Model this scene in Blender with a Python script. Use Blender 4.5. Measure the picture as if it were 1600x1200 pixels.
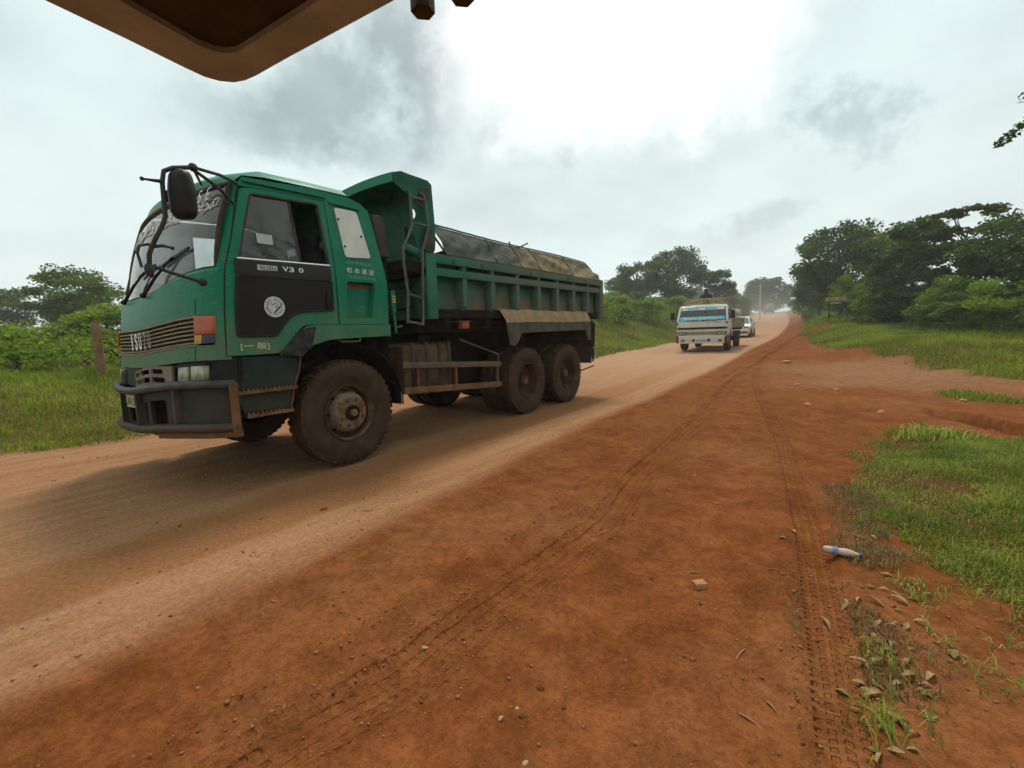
import bpy, bmesh, math, random
import numpy as np
from mathutils import Vector, Matrix
from mathutils.geometry import delaunay_2d_cdt

for _o in list(bpy.data.objects):
    bpy.data.objects.remove(_o, do_unlink=True)
SC = bpy.context.scene
COL = SC.collection
R = math.radians
random.seed(7)

# ------------------------------------------------------------------ camera
# world: +Y runs up the road, +X to its right-hand verge, Z up; the green truck's near side is the plane x = 0
CAM = Vector((3.847, -2.657, 1.239))
HEAD, PITCH, ROLL = R(35.54), R(6.22), R(-1.76)
cam = bpy.data.cameras.new('camera')
cam_o = bpy.data.objects.new('camera', cam)
COL.objects.link(cam_o)
F_ = Vector((-math.sin(HEAD) * math.cos(PITCH), math.cos(HEAD) * math.cos(PITCH), -math.sin(PITCH)))
R0 = Vector((math.cos(HEAD), math.sin(HEAD), 0))
U0 = R0.cross(F_)
R1 = R0 * math.cos(ROLL) + U0 * math.sin(ROLL)
U1 = U0 * math.cos(ROLL) - R0 * math.sin(ROLL)
cam_o.matrix_world = Matrix(((R1.x, U1.x, -F_.x, CAM.x), (R1.y, U1.y, -F_.y, CAM.y), (R1.z, U1.z, -F_.z, CAM.z), (0, 0, 0, 1)))
cam.sensor_fit = 'HORIZONTAL'
cam.sensor_width = 36
cam.lens = 36 * 703.8 / 1600
cam.clip_start = 0.05
cam.clip_end = 5000
SC.camera = cam_o

# ------------------------------------------------------------------ sky, sun, exposure
SUN_EL, SUN_AZ_LEFT = R(60), R(30)          # azimuth measured from +Y towards -X
SUN_DIR = Vector((-math.sin(SUN_AZ_LEFT) * math.cos(SUN_EL), math.cos(SUN_AZ_LEFT) * math.cos(SUN_EL), math.sin(SUN_EL)))
W = bpy.data.worlds.new('World')
SC.world = W
W.use_nodes = True
nt = W.node_tree
nt.nodes.clear()


def wn(t, **k):
    n = nt.nodes.new(t)
    for a, b in k.items():
        setattr(n, a, b)
    return n


def wmath(op, a, b=None, c=None, clamp=False):
    n = wn('ShaderNodeMath', operation=op, use_clamp=clamp)
    for i, v in enumerate((a, b, c)):
        if v is None:
            continue
        if isinstance(v, (int, float)):
            n.inputs[i].default_value = v
        else:
            nt.links.new(v, n.inputs[i])
    return n.outputs[0]


def wvec(op, a, b):
    n = wn('ShaderNodeVectorMath', operation=op)
    for i, v in enumerate((a, b)):
        if isinstance(v, (tuple, list, Vector)):
            n.inputs[i].default_value = tuple(v)
        else:
            nt.links.new(v, n.inputs[i])
    return n.outputs['Value'] if op in ('DOT_PRODUCT', 'LENGTH') else n.outputs['Vector']


def wmix(f, a, b):
    n = wn('ShaderNodeMix', data_type='RGBA')
    for s, v in ((n.inputs[0], f), (n.inputs[6], a), (n.inputs[7], b)):
        if isinstance(v, (int, float)):
            s.default_value = v
        elif isinstance(v, tuple):
            s.default_value = (*v, 1)
        else:
            nt.links.new(v, s)
    return n.outputs[2]


def wramp(v, a, b):
    n = wn('ShaderNodeMapRange', interpolation_type='SMOOTHSTEP')
    nt.links.new(v, n.inputs[0])
    n.inputs[1].default_value, n.inputs[2].default_value = a, b
    return n.outputs[0]


DIR = wn('ShaderNodeTexCoord').outputs['Generated']
sep = wn('ShaderNodeSeparateXYZ')
nt.links.new(DIR, sep.inputs[0])
zpos = wmath('ADD', wmath('MAXIMUM', sep.outputs[2], 0.0), 0.22)
cmb = wn('ShaderNodeCombineXYZ')
nt.links.new(wmath('DIVIDE', sep.outputs[0], zpos), cmb.inputs[0])
nt.links.new(wmath('DIVIDE', sep.outputs[1], zpos), cmb.inputs[1])


def wnoise(vec, scale, detail=6, rough=.55, dist=0.0):
    n = wn('ShaderNodeTexNoise')
    nt.links.new(vec, n.inputs['Vector'])
    n.inputs['Scale'].default_value = scale
    n.inputs['Detail'].default_value = detail
    n.inputs['Roughness'].default_value = rough
    n.inputs['Distortion'].default_value = dist
    return n.outputs[0]


nA = wnoise(cmb.outputs[0], 0.9, 4, .55, .3)
nB = wnoise(cmb.outputs[0], 2.6, 4, .6)
nC = wnoise(DIR, 7.0, 5, .62)
nD = wnoise(DIR, 24.0, 4, .6)
base = wmix(wramp(wmath('ADD', wmath('MULTIPLY', nA, .65), wmath('MULTIPLY', nB, .35)), .34, .62), (.54, .625, .625), (.68, .79, .78))


def sky_dir(az_left_deg, el_deg):
    a, e = R(az_left_deg), R(el_deg)
    return Vector((-math.sin(a) * math.cos(e), math.cos(a) * math.cos(e), math.sin(e)))


def blob(az, el, ha, he, tilt=0.0, namp=1.1, soft=(1.35, .2)):
    d = sky_dir(az, el)
    rt = Vector((math.cos(R(az)), math.sin(R(az)), 0))
    up = rt.cross(d)
    c, s = math.cos(R(tilt)), math.sin(R(tilt))
    r2, u2 = rt * c + up * s, up * c - rt * s
    a = wmath('DIVIDE', wvec('DOT_PRODUCT', DIR, r2), R(ha))
    b = wmath('DIVIDE', wvec('DOT_PRODUCT', DIR, u2), R(he))
    rr = wmath('SQRT', wmath('ADD', wmath('MULTIPLY', a, a), wmath('MULTIPLY', b, b)))
    nn = nC if ha > 5 else nD
    rr = wmath('ADD', rr, wmath('MULTIPLY', wmath('SUBTRACT', nn, .5), namp * 2.6))
    front = wmath('GREATER_THAN', wvec('DOT_PRODUCT', DIR, d), 0.0)
    return wmath('MULTIPLY', wramp(rr, *soft), front)


low = wmath('MULTIPLY', wramp(sep.outputs[2], .42, .02), .75)
base = wmix(low, base, (.735, .84, .825))
# the clouds in view: (azimuth left of +Y, elevation, half width, half height, tilt) in degrees
grey = (.27, .335, .35)
for az, el, ha, he, tl, am in ((54, 26, 9.5, 5.2, 12, .72), (46, 31, 6.2, 8, 0, .82), (64, 22.5, 8, 3, 5, .4), (49, 21.5, 5.5, 3, 0, .45), (-.5, 19.2, 4.6, 2.6, -25, .5),
                               (28, 20.4, 1.5, 1.7, 0, .35), (7, 11.5, 4.8, 1.5, 8, .35), (12, 9.5, 7, 1.6, 0, .15), (36, 24, 5, 3, 0, .2), (84, 24, 9, 2.5, 10, .15),
                               (78, 9, 10, 1.5, 0, .12), (30, 13, 9, 1.8, -6, .15), (40, 15, 7, 2, 12, .15), (-8, 10, 8, 1.6, 0, .1)):
    base = wmix(wmath('MULTIPLY', blob(az, el, ha, he, tl), am), base, grey)
# the thin bright cloud in front of the sun
glow = blob(23, 34, 14, 11, 0, .7, (1.55, .35))
base = wmix(glow, base, (1.25, 1.27, 1.24))
base = wmix(wmath('MULTIPLY', wramp(wvec('DOT_PRODUCT', DIR, SUN_DIR), .86, 1.0), .5), base, (1.6, 1.6, 1.55))
sky = wn('ShaderNodeTexSky', sky_type='NISHITA', sun_disc=False)
sky.sun_elevation = SUN_EL
sky.sun_rotation = -SUN_AZ_LEFT
sky.air_density, sky.dust_density, sky.ozone_density = 1.2, 3.0, 1.0
nish = wvec('MULTIPLY', sky.outputs[0], (.08, .08, .08))
final = wmix(0.93, nish, base)
bg = wn('ShaderNodeBackground')
nt.links.new(final, bg.inputs[0])
bg.inputs[1].default_value = .72
wout = wn('ShaderNodeOutputWorld')
nt.links.new(bg.outputs[0], wout.inputs[0])

W.cycles.sampling_method = 'MANUAL'
W.cycles.sample_map_resolution = 256
sun = bpy.data.lights.new('sun', 'SUN')
sun.energy = 1.5
sun.angle = R(11)
sun.color = (1, .95, .87)
sun_o = bpy.data.objects.new('sun', sun)
COL.objects.link(sun_o)
sun_o.location = (0, 0, 30)
sun_o.rotation_euler = SUN_DIR.to_track_quat('Z', 'Y').to_euler()

vs = SC.view_settings
vs.view_transform = 'Standard'
vs.look = 'None'
vs.gamma = 1
vs.exposure = .80
vs.use_curve_mapping = False
SC.render.engine = 'CYCLES'
SC.cycles.use_denoising = True
SC.cycles.use_adaptive_sampling = True
SC.cycles.adaptive_threshold = .03
SC.cycles.adaptive_min_samples = 16
SC.cycles.max_bounces = 5
SC.cycles.diffuse_bounces = 2
SC.cycles.glossy_bounces = 3
SC.cycles.transmission_bounces = 5
SC.cycles.transparent_max_bounces = 12
SC.cycles.volume_bounces = 0
SC.cycles.caustics_reflective = False
SC.cycles.caustics_refractive = False

# ------------------------------------------------------------------ helpers
def T(s, w, h):
    """truck-style coordinates (back from the front axle, away from the near side, up) -> world"""
    return Vector((-w, s, h))


def prop(o, label=None, category=None, group=None, kind=None):
    for k, v in (('label', label), ('category', category), ('group', group), ('kind', kind)):
        if v:
            o[k] = v
    return o


def empty(name, loc=(0, 0, 0), rz=0, label=None, category=None, group=None):
    o = bpy.data.objects.new(name, None)
    COL.objects.link(o)
    o.location = loc
    o.rotation_euler = (0, 0, rz)
    o.empty_display_size = .2
    return prop(o, label, category, group)


def copy_tree(o, parent=None):
    c = o.copy()
    COL.objects.link(c)
    c.parent = parent
    for ch in o.children:
        copy_tree(ch, c)
    return c


class MB:
    """collects shapes for ONE mesh object"""

    def __init__(self):
        self.v, self.f, self.m = [], [], []

    def add(self, vs, fs, mi=0):
        b = len(self.v)
        self.v += [tuple(x) for x in vs]
        self.f += [tuple(b + i for i in f) for f in fs]
        self.m += [mi] * len(fs)
        return self

    def box(self, a, b, mi=0):
        (x0, y0, z0), (x1, y1, z1) = a, b
        x0, x1 = min(x0, x1), max(x0, x1); y0, y1 = min(y0, y1), max(y0, y1); z0, z1 = min(z0, z1), max(z0, z1)
        return self.add([(x0, y0, z0), (x1, y0, z0), (x1, y1, z0), (x0, y1, z0), (x0, y0, z1), (x1, y0, z1), (x1, y1, z1), (x0, y1, z1)],
                        [(3, 2, 1, 0), (4, 5, 6, 7), (0, 1, 5, 4), (1, 2, 6, 5), (2, 3, 7, 6), (3, 0, 4, 7)], mi)

    def tb(self, s0, s1, w0, w1, h0, h1, mi=0):
        return self.box(T(s0, w0, h0), T(s1, w1, h1), mi)

    def beam(self, p, q, a, b, up=(0, 0, 1), mi=0):
        p, q = Vector(p), Vector(q)
        d = (q - p).normalized()
        u = Vector(up)
        if abs(d.dot(u)) > .97:
            u = Vector((1, 0, 0))
        r = d.cross(u).normalized() * a / 2
        u = r.cross(d).normalized() * b / 2
        return self.add([p - r - u, p + r - u, p + r + u, p - r + u, q - r - u, q + r - u, q + r + u, q - r + u],
                        [(0, 3, 2, 1), (4, 5, 6, 7), (0, 1, 5, 4), (1, 2, 6, 5), (2, 3, 7, 6), (3, 0, 4, 7)], mi)

    def tube(self, pts, r, n=8, cap=True, mi=0, closed=False):
        pts = [Vector(p) for p in pts]
        k = len(pts)
        rs = [r] * k if isinstance(r, (int, float)) else list(r)
        up = Vector((0, 0, 1))
        vs, fs = [], []
        prev = None
        for i, p in enumerate(pts):
            if closed:
                d = pts[(i + 1) % k] - pts[i - 1]
            else:
                d = (pts[min(i + 1, k - 1)] - pts[max(i - 1, 0)])
            d = d.normalized() if d.length > 1e-9 else Vector((0, 0, 1))
            if prev is None:
                a = d.orthogonal().normalized()
            else:
                a = (prev - d * prev.dot(d))
                a = a.normalized() if a.length > 1e-6 else d.orthogonal().normalized()
            prev = a
            b = d.cross(a)
            for j in range(n):
                t = 2 * math.pi * j / n
                vs.append(p + (a * math.cos(t) + b * math.sin(t)) * rs[i])
        for i in range(k if closed else k - 1):
            i2 = (i + 1) % k
            for j in range(n):
                j2 = (j + 1) % n
                fs.append((i * n + j, i * n + j2, i2 * n + j2, i2 * n + j))
        if cap and not closed:
            fs.append(tuple(range(n - 1, -1, -1)))
            fs.append(tuple((k - 1) * n + j for j in range(n)))
        return self.add(vs, fs, mi)

    def cyl(self, p, q, r, n=16, r2=None, mi=0):
        return self.tube([p, q], [r, r if r2 is None else r2], n, True, mi)

    def lathe(self, prof, n=32, M=None, mi=0):
        """prof: (radius, offset along local z)"""
        vs, fs = [], []
        k = len(prof)
        for j in range(n):
            t = 2 * math.pi * j / n
            for r, z in prof:
                v = Vector((r * math.cos(t), r * math.sin(t), z))
                vs.append(M @ v if M else v)
        for j in range(n):
            j2 = (j + 1) % n
            for i in range(k - 1):
                fs.append((j * k + i, j2 * k + i, j2 * k + i + 1, j * k + i + 1))
        return self.add(vs, fs, mi)

    def loft(self, rings, closed=False, caps=False, mi=0):
        n = len(rings[0])
        vs = [p for r in rings for p in r]
        fs = []
        for i in range(len(rings) - 1):
            for j in range(n if closed else n - 1):
                j2 = (j + 1) % n
                fs.append((i * n + j, i * n + j2, (i + 1) * n + j2, (i + 1) * n + j))
        if caps:
            fs.append(tuple(range(n)))
            fs.append(tuple((len(rings) - 1) * n + j for j in range(n)))
        return self.add(vs, fs, mi)

    def panel(self, outline, fn, thick, holes=(), step=None, mi=0):
        """flat outline (2-D, with holes) mapped by fn(a, b, depth) and given a thickness"""
        pts, edges = [], []

        def loop(poly):
            b = len(pts)
            pp = []
            for i, p in enumerate(poly):
                q = poly[(i + 1) % len(poly)]
                pp.append(p)
                if step:
                    n = int(math.hypot(q[0] - p[0], q[1] - p[1]) / step)
                    for t in range(1, n):
                        pp.append((p[0] + (q[0] - p[0]) * t / n, p[1] + (q[1] - p[1]) * t / n))
            for p in pp:
                pts.append(Vector(p))
            k = len(pp)
            edges.extend((b + i, b + (i + 1) % k) for i in range(k))
        loop(outline)
        for h in holes:
            loop(h)
        if step:
            xs = [p[0] for p in outline]; ys = [p[1] for p in outline]
            x = min(xs) + step * .5
            while x < max(xs):
                y = min(ys) + step * .5
                while y < max(ys):
                    if inside((x, y), outline) and not any(inside((x, y), h) for h in holes):
                        pts.append(Vector((x, y)))
                    y += step
                x += step
        v2, e2, f2, _, _, _ = delaunay_2d_cdt(pts, edges, [], 0, 1e-6)
        tris = []
        for f in f2:
            c = sum((v2[i] for i in f), Vector((0, 0))) / len(f)
            if inside(c, outline) and not any(inside(c, h) for h in holes):
                tris.append(tuple(f))
        n = len(v2)
        vs = [fn(p[0], p[1], 0) for p in v2] + [fn(p[0], p[1], thick) for p in v2]
        fs = [t for t in tris] + [tuple(n + i for i in reversed(t)) for t in tris]
        cnt = {}
        for t in tris:
            for i in range(len(t)):
                a, b = t[i], t[(i + 1) % len(t)]
                cnt[(min(a, b), max(a, b))] = cnt.get((min(a, b), max(a, b)), []) + [(a, b)]
        for k, l in cnt.items():
            if len(l) == 1:
                a, b = l[0]
                fs.append((b, a, n + a, n + b))
        return self.add(vs, fs, mi)

    def sphere(self, c, r, n=12, m=8, sc=(1, 1, 1), mi=0, M=None):
        c = Vector(c)
        rings = []
        for i in range(m + 1):
            t = math.pi * i / m
            ring = []
            for j in range(n):
                a = 2 * math.pi * j / n
                p = Vector((math.sin(t) * math.cos(a) * sc[0], math.sin(t) * math.sin(a) * sc[1], math.cos(t) * sc[2])) * r
                ring.append(c + (M @ p if M else p))
            rings.append(ring)
        return self.loft(rings, closed=True, mi=mi)

    def build(self, name, mats, parent=None, bevel=0, smooth=35, label=None, category=None, group=None, kind=None, jit=0):
        me = bpy.data.meshes.new(name)
        vs = self.v
        if jit:
            vs = [(a + random.uniform(-jit, jit), b + random.uniform(-jit, jit), c + random.uniform(-jit, jit)) for a, b, c in vs]
        me.from_pydata(vs, [], self.f)
        mats = mats if isinstance(mats, (list, tuple)) else [mats]
        for m in mats:
            me.materials.append(m)
        me.polygons.foreach_set('material_index', self.m)
        bm = bmesh.new()
        bm.from_mesh(me)
        bmesh.ops.remove_doubles(bm, verts=bm.verts, dist=1e-5)
        bmesh.ops.recalc_face_normals(bm, faces=bm.faces)
        if bevel:
            ed = [e for e in bm.edges if len(e.link_faces) == 2 and e.calc_face_angle(0) > R(35)]
            bmesh.ops.bevel(bm, geom=ed, offset=bevel, segments=2, profile=.6, affect='EDGES', clamp_overlap=True)
        bm.to_mesh(me)
        bm.free()
        if smooth:
            me.polygons.foreach_set('use_smooth', [True] * len(me.polygons))
            me.set_sharp_from_angle(angle=R(smooth))
        o = bpy.data.objects.new(name, me)
        COL.objects.link(o)
        o.parent = parent
        return prop(o, label, category, group, kind)


def inside(p, poly):
    x, y = p[0], p[1]
    c = False
    n = len(poly)
    j = n - 1
    for i in range(n):
        xi, yi = poly[i][0], poly[i][1]
        xj, yj = poly[j][0], poly[j][1]
        if (yi > y) != (yj > y) and x < (xj - xi) * (y - yi) / (yj - yi) + xi:
            c = not c
        j = i
    return c


def rounded(poly, r, n=4):
    """round the corners of a 2-D polygon"""
    out = []
    k = len(poly)
    for i in range(k):
        p0, p, p1 = (Vector(poly[i - 1]), Vector(poly[i]), Vector(poly[(i + 1) % k]))
        a, b = p0 - p, p1 - p
        rr = min(r, a.length * .45, b.length * .45)
        A, B = p + a.normalized() * rr, p + b.normalized() * rr
        for t in range(n + 1):
            t = t / n
            q = A * (1 - t) ** 2 + p * 2 * t * (1 - t) + B * t * t
            out.append((q.x, q.y))
    return out


def big_mesh(name, V, Fq, mat, parent=None, attrs=None, smooth=False):
    """fast mesh from numpy arrays: V (n,3), Fq (m,k)"""
    me = bpy.data.meshes.new(name)
    n, m, k = len(V), len(Fq), Fq.shape[1]
    me.vertices.add(n)
    me.vertices.foreach_set('co', np.ascontiguousarray(V, dtype=np.float32).ravel())
    me.loops.add(m * k)
    me.loops.foreach_set('vertex_index', np.ascontiguousarray(Fq, dtype=np.int32).ravel())
    me.polygons.add(m)
    me.polygons.foreach_set('loop_start', np.arange(0, m * k, k, dtype=np.int32))
    me.update(calc_edges=True)
    for a, d in (attrs or {}).items():
        at = me.attributes.new(a, 'FLOAT', 'POINT')
        at.data.foreach_set('value', np.ascontiguousarray(d, dtype=np.float32))
    if smooth:
        me.polygons.foreach_set('use_smooth', [True] * m)
    me.materials.append(mat)
    me.validate()
    if name is None:
        return me
    o = bpy.data.objects.new(name, me)
    COL.objects.link(o)
    o.parent = parent
    return o


def text_on(name, body, origin, xd, yd, width, height, mat, parent, depth=.002, shear=0, bold=0.0):
    """raised lettering: lower-left corner at origin, fitted to width x height"""
    cu = bpy.data.curves.new(name, 'FONT')
    cu.body = body
    cu.extrude = 0.0
    cu.offset = bold
    cu.resolution_u = 3
    o = bpy.data.objects.new(name + '_tmp', cu)
    COL.objects.link(o)
    bpy.context.view_layer.update()
    dg = bpy.context.evaluated_depsgraph_get()
    me = bpy.data.meshes.new_from_object(o.evaluated_get(dg))
    bpy.data.objects.remove(o, do_unlink=True)
    bpy.data.curves.remove(cu)
    me.name = name
    co = np.empty(len(me.vertices) * 3, dtype=np.float32)
    me.vertices.foreach_get('co', co)
    co = co.reshape(-1, 3)
    mn, mx = co.min(0), co.max(0)
    a = (co[:, 0] - mn[0]) / max(mx[0] - mn[0], 1e-6) * width
    b = (co[:, 1] - mn[1]) / max(mx[1] - mn[1], 1e-6) * height
    a = a + b * shear
    X, Y = np.array(Vector(xd).normalized()), np.array(Vector(yd).normalized())
    N = np.cross(X, Y)
    P = np.array(Vector(origin))[None] + a[:, None] * X + b[:, None] * Y + N[None] * depth
    me.vertices.foreach_set('co', P.astype(np.float32).ravel())
    me.materials.clear()
    me.materials.append(mat)
    me.update()
    ob = bpy.data.objects.new(name, me)
    COL.objects.link(ob)
    ob.parent = parent
    return ob


# numpy value noise
_rng = np.random.RandomState(11)
_perm = _rng.rand(256, 256)


def vnoise(x, y):
    xi, yi = np.floor(x).astype(int), np.floor(y).astype(int)
    fx, fy = x - xi, y - yi
    fx, fy = fx * fx * (3 - 2 * fx), fy * fy * (3 - 2 * fy)
    g = lambda a, b: _perm[a & 255, b & 255]
    return (g(xi, yi) * (1 - fx) + g(xi + 1, yi) * fx) * (1 - fy) + (g(xi, yi + 1) * (1 - fx) + g(xi + 1, yi + 1) * fx) * fy


def fbm(x, y, o=4, l=2.03, g=.5):
    s, a, t = 0, 1, 0
    for i in range(o):
        s = s + a * vnoise(x + 17.3 * i, y - 9.1 * i)
        t += a
        a *= g
        x, y = x * l, y * l
    return s / t


def sstep(a, b, x):
    t = np.clip((x - a) / (b - a), 0, 1)
    return t * t * (3 - 2 * t)


# ------------------------------------------------------------------ materials
class NT:
    def __init__(self, name):
        self.mat = bpy.data.materials.new(name)
        self.mat.use_nodes = True
        self.t = self.mat.node_tree
        self.b = self.t.nodes['Principled BSDF']
        self.co = None

    def n(self, t, **k):
        n = self.t.nodes.new(t)
        for a, b in k.items():
            setattr(n, a, b)
        return n

    def l(self, a, b):
        self.t.links.new(a, b)

    def set(self, s, v):
        if isinstance(v, (int, float)):
            s.default_value = v
        elif isinstance(v, (tuple, list)):
            s.default_value = (*v, 1) if len(s.default_value) == 4 and len(v) == 3 else tuple(v)
        else:
            self.l(v, s)

    def coords(self):
        if self.co is None:
            self.co = self.n('ShaderNodeTexCoord').outputs['Object']
        return self.co

    def noise(self, scale, detail=5, rough=.55, stretch=None, dist=0, vec=None):
        v = vec or self.coords()
        if stretch:
            m = self.n('ShaderNodeMapping')
            self.l(v, m.inputs[0])
            m.inputs['Scale'].default_value = stretch
            v = m.outputs[0]
        n = self.n('ShaderNodeTexNoise')
        self.l(v, n.inputs['Vector'])
        n.inputs['Scale'].default_value = scale
        n.inputs['Detail'].default_value = detail
        n.inputs['Roughness'].default_value = rough
        n.inputs['Distortion'].default_value = dist
        return n.outputs[0]

    def voro(self, scale, feature='F1', vec=None):
        n = self.n('ShaderNodeTexVoronoi', feature=feature)
        self.l(vec or self.coords(), n.inputs['Vector'])
        n.inputs['Scale'].default_value = scale
        return n.outputs[0]

    def math(self, op, a, b=0.0, clamp=False):
        n = self.n('ShaderNodeMath', operation=op, use_clamp=clamp)
        self.set(n.inputs[0], a)
        self.set(n.inputs[1], b)
        return n.outputs[0]

    def ramp(self, v, a, b, lo=0., hi=1., smooth=True):
        n = self.n('ShaderNodeMapRange', interpolation_type='SMOOTHSTEP' if smooth else 'LINEAR')
        self.l(v, n.inputs[0])
        for i, x in ((1, a), (2, b), (3, lo), (4, hi)):
            n.inputs[i].default_value = x
        return n.outputs[0]

    def mix(self, f, a, b, mode='MIX'):
        n = self.n('ShaderNodeMix', data_type='RGBA', blend_type=mode)
        self.set(n.inputs[0], f)
        self.set(n.inputs[6], a)
        self.set(n.inputs[7], b)
        return n.outputs[2]

    def attr(self, name):
        return self.n('ShaderNodeAttribute', attribute_name=name).outputs['Fac']

    def xyz(self):
        s = self.n('ShaderNodeSeparateXYZ')
        self.l(self.coords(), s.inputs[0])
        return s.outputs

    def bump(self, h, strength=.3, dist=.01, normal=None):
        n = self.n('ShaderNodeBump')
        n.inputs['Strength'].default_value = strength
        n.inputs['Distance'].default_value = dist
        self.l(h, n.inputs['Height'])
        if normal:
            self.l(normal, n.inputs['Normal'])
        self.l(n.outputs[0], self.b.inputs['Normal'])
        return n.outputs[0]


DUST = (.30, .165, .085)
_mats = {}


def mat(name, col, rough=.6, metal=0, var=.12, nscale=6, dust=0., z=None, rust=0., rscale=9, rcol=(.085, .038, .018), bump=0., bscale=60, spec=.18, back=None, dcol=None, streak=0.):
    """paint/metal/plastic with uneven tone, dust (optionally more of it low down: z=(low, high)), rust patches and fine relief"""
    if name in _mats:
        return _mats[name]
    t = NT(name)
    c = t.mix(t.ramp(t.noise(nscale, 4), .3, .7), tuple(x * (1 - var) for x in col), tuple(min(1, x * (1 + var)) for x in col))
    rr = rough
    if streak:
        sn = t.noise(7, 5, .6, (3, 3, .25))
        c = t.mix(t.math('MULTIPLY', t.ramp(sn, .5, .72), streak), c, (.05, .045, .035))
    if rust:
        rm = t.ramp(t.noise(rscale, 8, .65), .66 - rust * .3, .72 - rust * .3)
        c = t.mix(rm, c, t.mix(t.noise(rscale * 4, 4), tuple(x * .6 for x in rcol), tuple(x * 1.8 for x in rcol)))
        rr = t.ramp(rm, 0, 1, rough, .85)
    if dust:
        m = t.ramp(t.noise(nscale * .8 + 2, 7, .6), .28, .75, .35, 1.)
        f = t.math('MULTIPLY', m, dust)
        if z:
            f2 = t.ramp(t.xyz()[2], z[0], z[1], 1, 0)
            f = t.math('MULTIPLY', f, f2)
        if back:
            fb = t.ramp(t.xyz()[1], back[0], back[1], back[2], 1)
            f = t.math('MULTIPLY', f, fb)
        f = t.math('MINIMUM', f, .96)
        c = t.mix(f, c, dcol or DUST)
        n = t.n('ShaderNodeMix', data_type='FLOAT')
        t.set(n.inputs[0], f)
        t.set(n.inputs[2], rr)
        n.inputs[3].default_value = .95
        rr = n.outputs[0]
    t.set(t.b.inputs['Base Color'], c)
    t.set(t.b.inputs['Roughness'], rr)
    t.set(t.b.inputs['Metallic'], metal)
    t.b.inputs['Specular IOR Level'].default_value = spec
    if bump:
        t.bump(t.noise(bscale, 6, .6), bump, .01)
    _mats[name] = t.mat
    return t.mat


def glass(name, tint=(.55, .6, .6), refl=1.0, dirt=.12, trans=.8):
    t = NT(name)
    tr = t.n('ShaderNodeBsdfTransparent')
    tr.inputs[0].default_value = (*[x * trans for x in tint], 1)
    gl = t.n('ShaderNodeBsdfGlossy')
    gl.inputs['Roughness'].default_value = .04
    gl.inputs[0].default_value = (.95, .97, .97, 1)
    fr = t.n('ShaderNodeFresnel')
    fr.inputs[0].default_value = 1.5
    m1 = t.n('ShaderNodeMixShader')
    t.l(t.math('MULTIPLY', fr.outputs[0], refl, True), m1.inputs[0])
    t.l(tr.outputs[0], m1.inputs[1])
    t.l(gl.outputs[0], m1.inputs[2])
    df = t.n('ShaderNodeBsdfDiffuse')
    df.inputs[0].default_value = (.33, .27, .2, 1)
    m2 = t.n('ShaderNodeMixShader')
    t.l(t.ramp(t.noise(5, 6, .6), .35, .8, dirt * .3, dirt), m2.inputs[0])
    t.l(m1.outputs[0], m2.inputs[1])
    t.l(df.outputs[0], m2.inputs[2])
    t.l(m2.outputs[0], t.t.nodes['Material Output'].inputs[0])
    return t.mat


def leafmat(name, dark, light, trans=.35, rough=.5):
    t = NT(name)
    f = t.attr('tint')
    c = t.mix(f, dark, light)
    t.set(t.b.inputs['Base Color'], c)
    t.b.inputs['Roughness'].default_value = rough
    t.b.inputs['Specular IOR Level'].default_value = .12
    tl = t.n('ShaderNodeBsdfTranslucent')
    t.set(tl.inputs[0], t.mix(.5, c, (.12, .2, .01), 'ADD') if False else c)
    mx = t.n('ShaderNodeMixShader')
    mx.inputs[0].default_value = trans
    t.l(t.b.outputs[0], mx.inputs[1])
    t.l(tl.outputs[0], mx.inputs[2])
    t.l(mx.outputs[0], t.t.nodes['Material Output'].inputs[0])
    return t.mat

# ------------------------------------------------------------------ terrain
_yy = np.linspace(-120, 460, 2321)
_zz = np.interp(_yy, [-120, -12, 5, 12, 18.5, 35, 60, 77, 95, 112, 127, 138, 170, 300, 460], [-.4, 0, 0, .08, .29, .54, 1.45, 2.35, 3.3, 4.15, 4.95, 5.15, 4.2, 1, 0])
_k = np.hanning(41); _k /= _k.sum()
_zs = np.convolve(np.pad(_zz, 20, mode='edge'), _k, mode='valid')


def zr(y):
    return np.interp(y, _yy, np.where(_yy < 6.5, np.minimum(_zs, 0.0) * (_yy < -11) + 0, _zs))


def xc(y):
    return -1.3 - 6.0 * (np.clip(y, 0, 260) / 112.) ** 2 * np.where(y < 130, 1, 1) + np.clip(y - 150, 0, 300) * .12


def half(y):
    return np.interp(y, [-100, 15, 60, 120], [2.5, 2.5, 2.9, 3.2])


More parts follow.
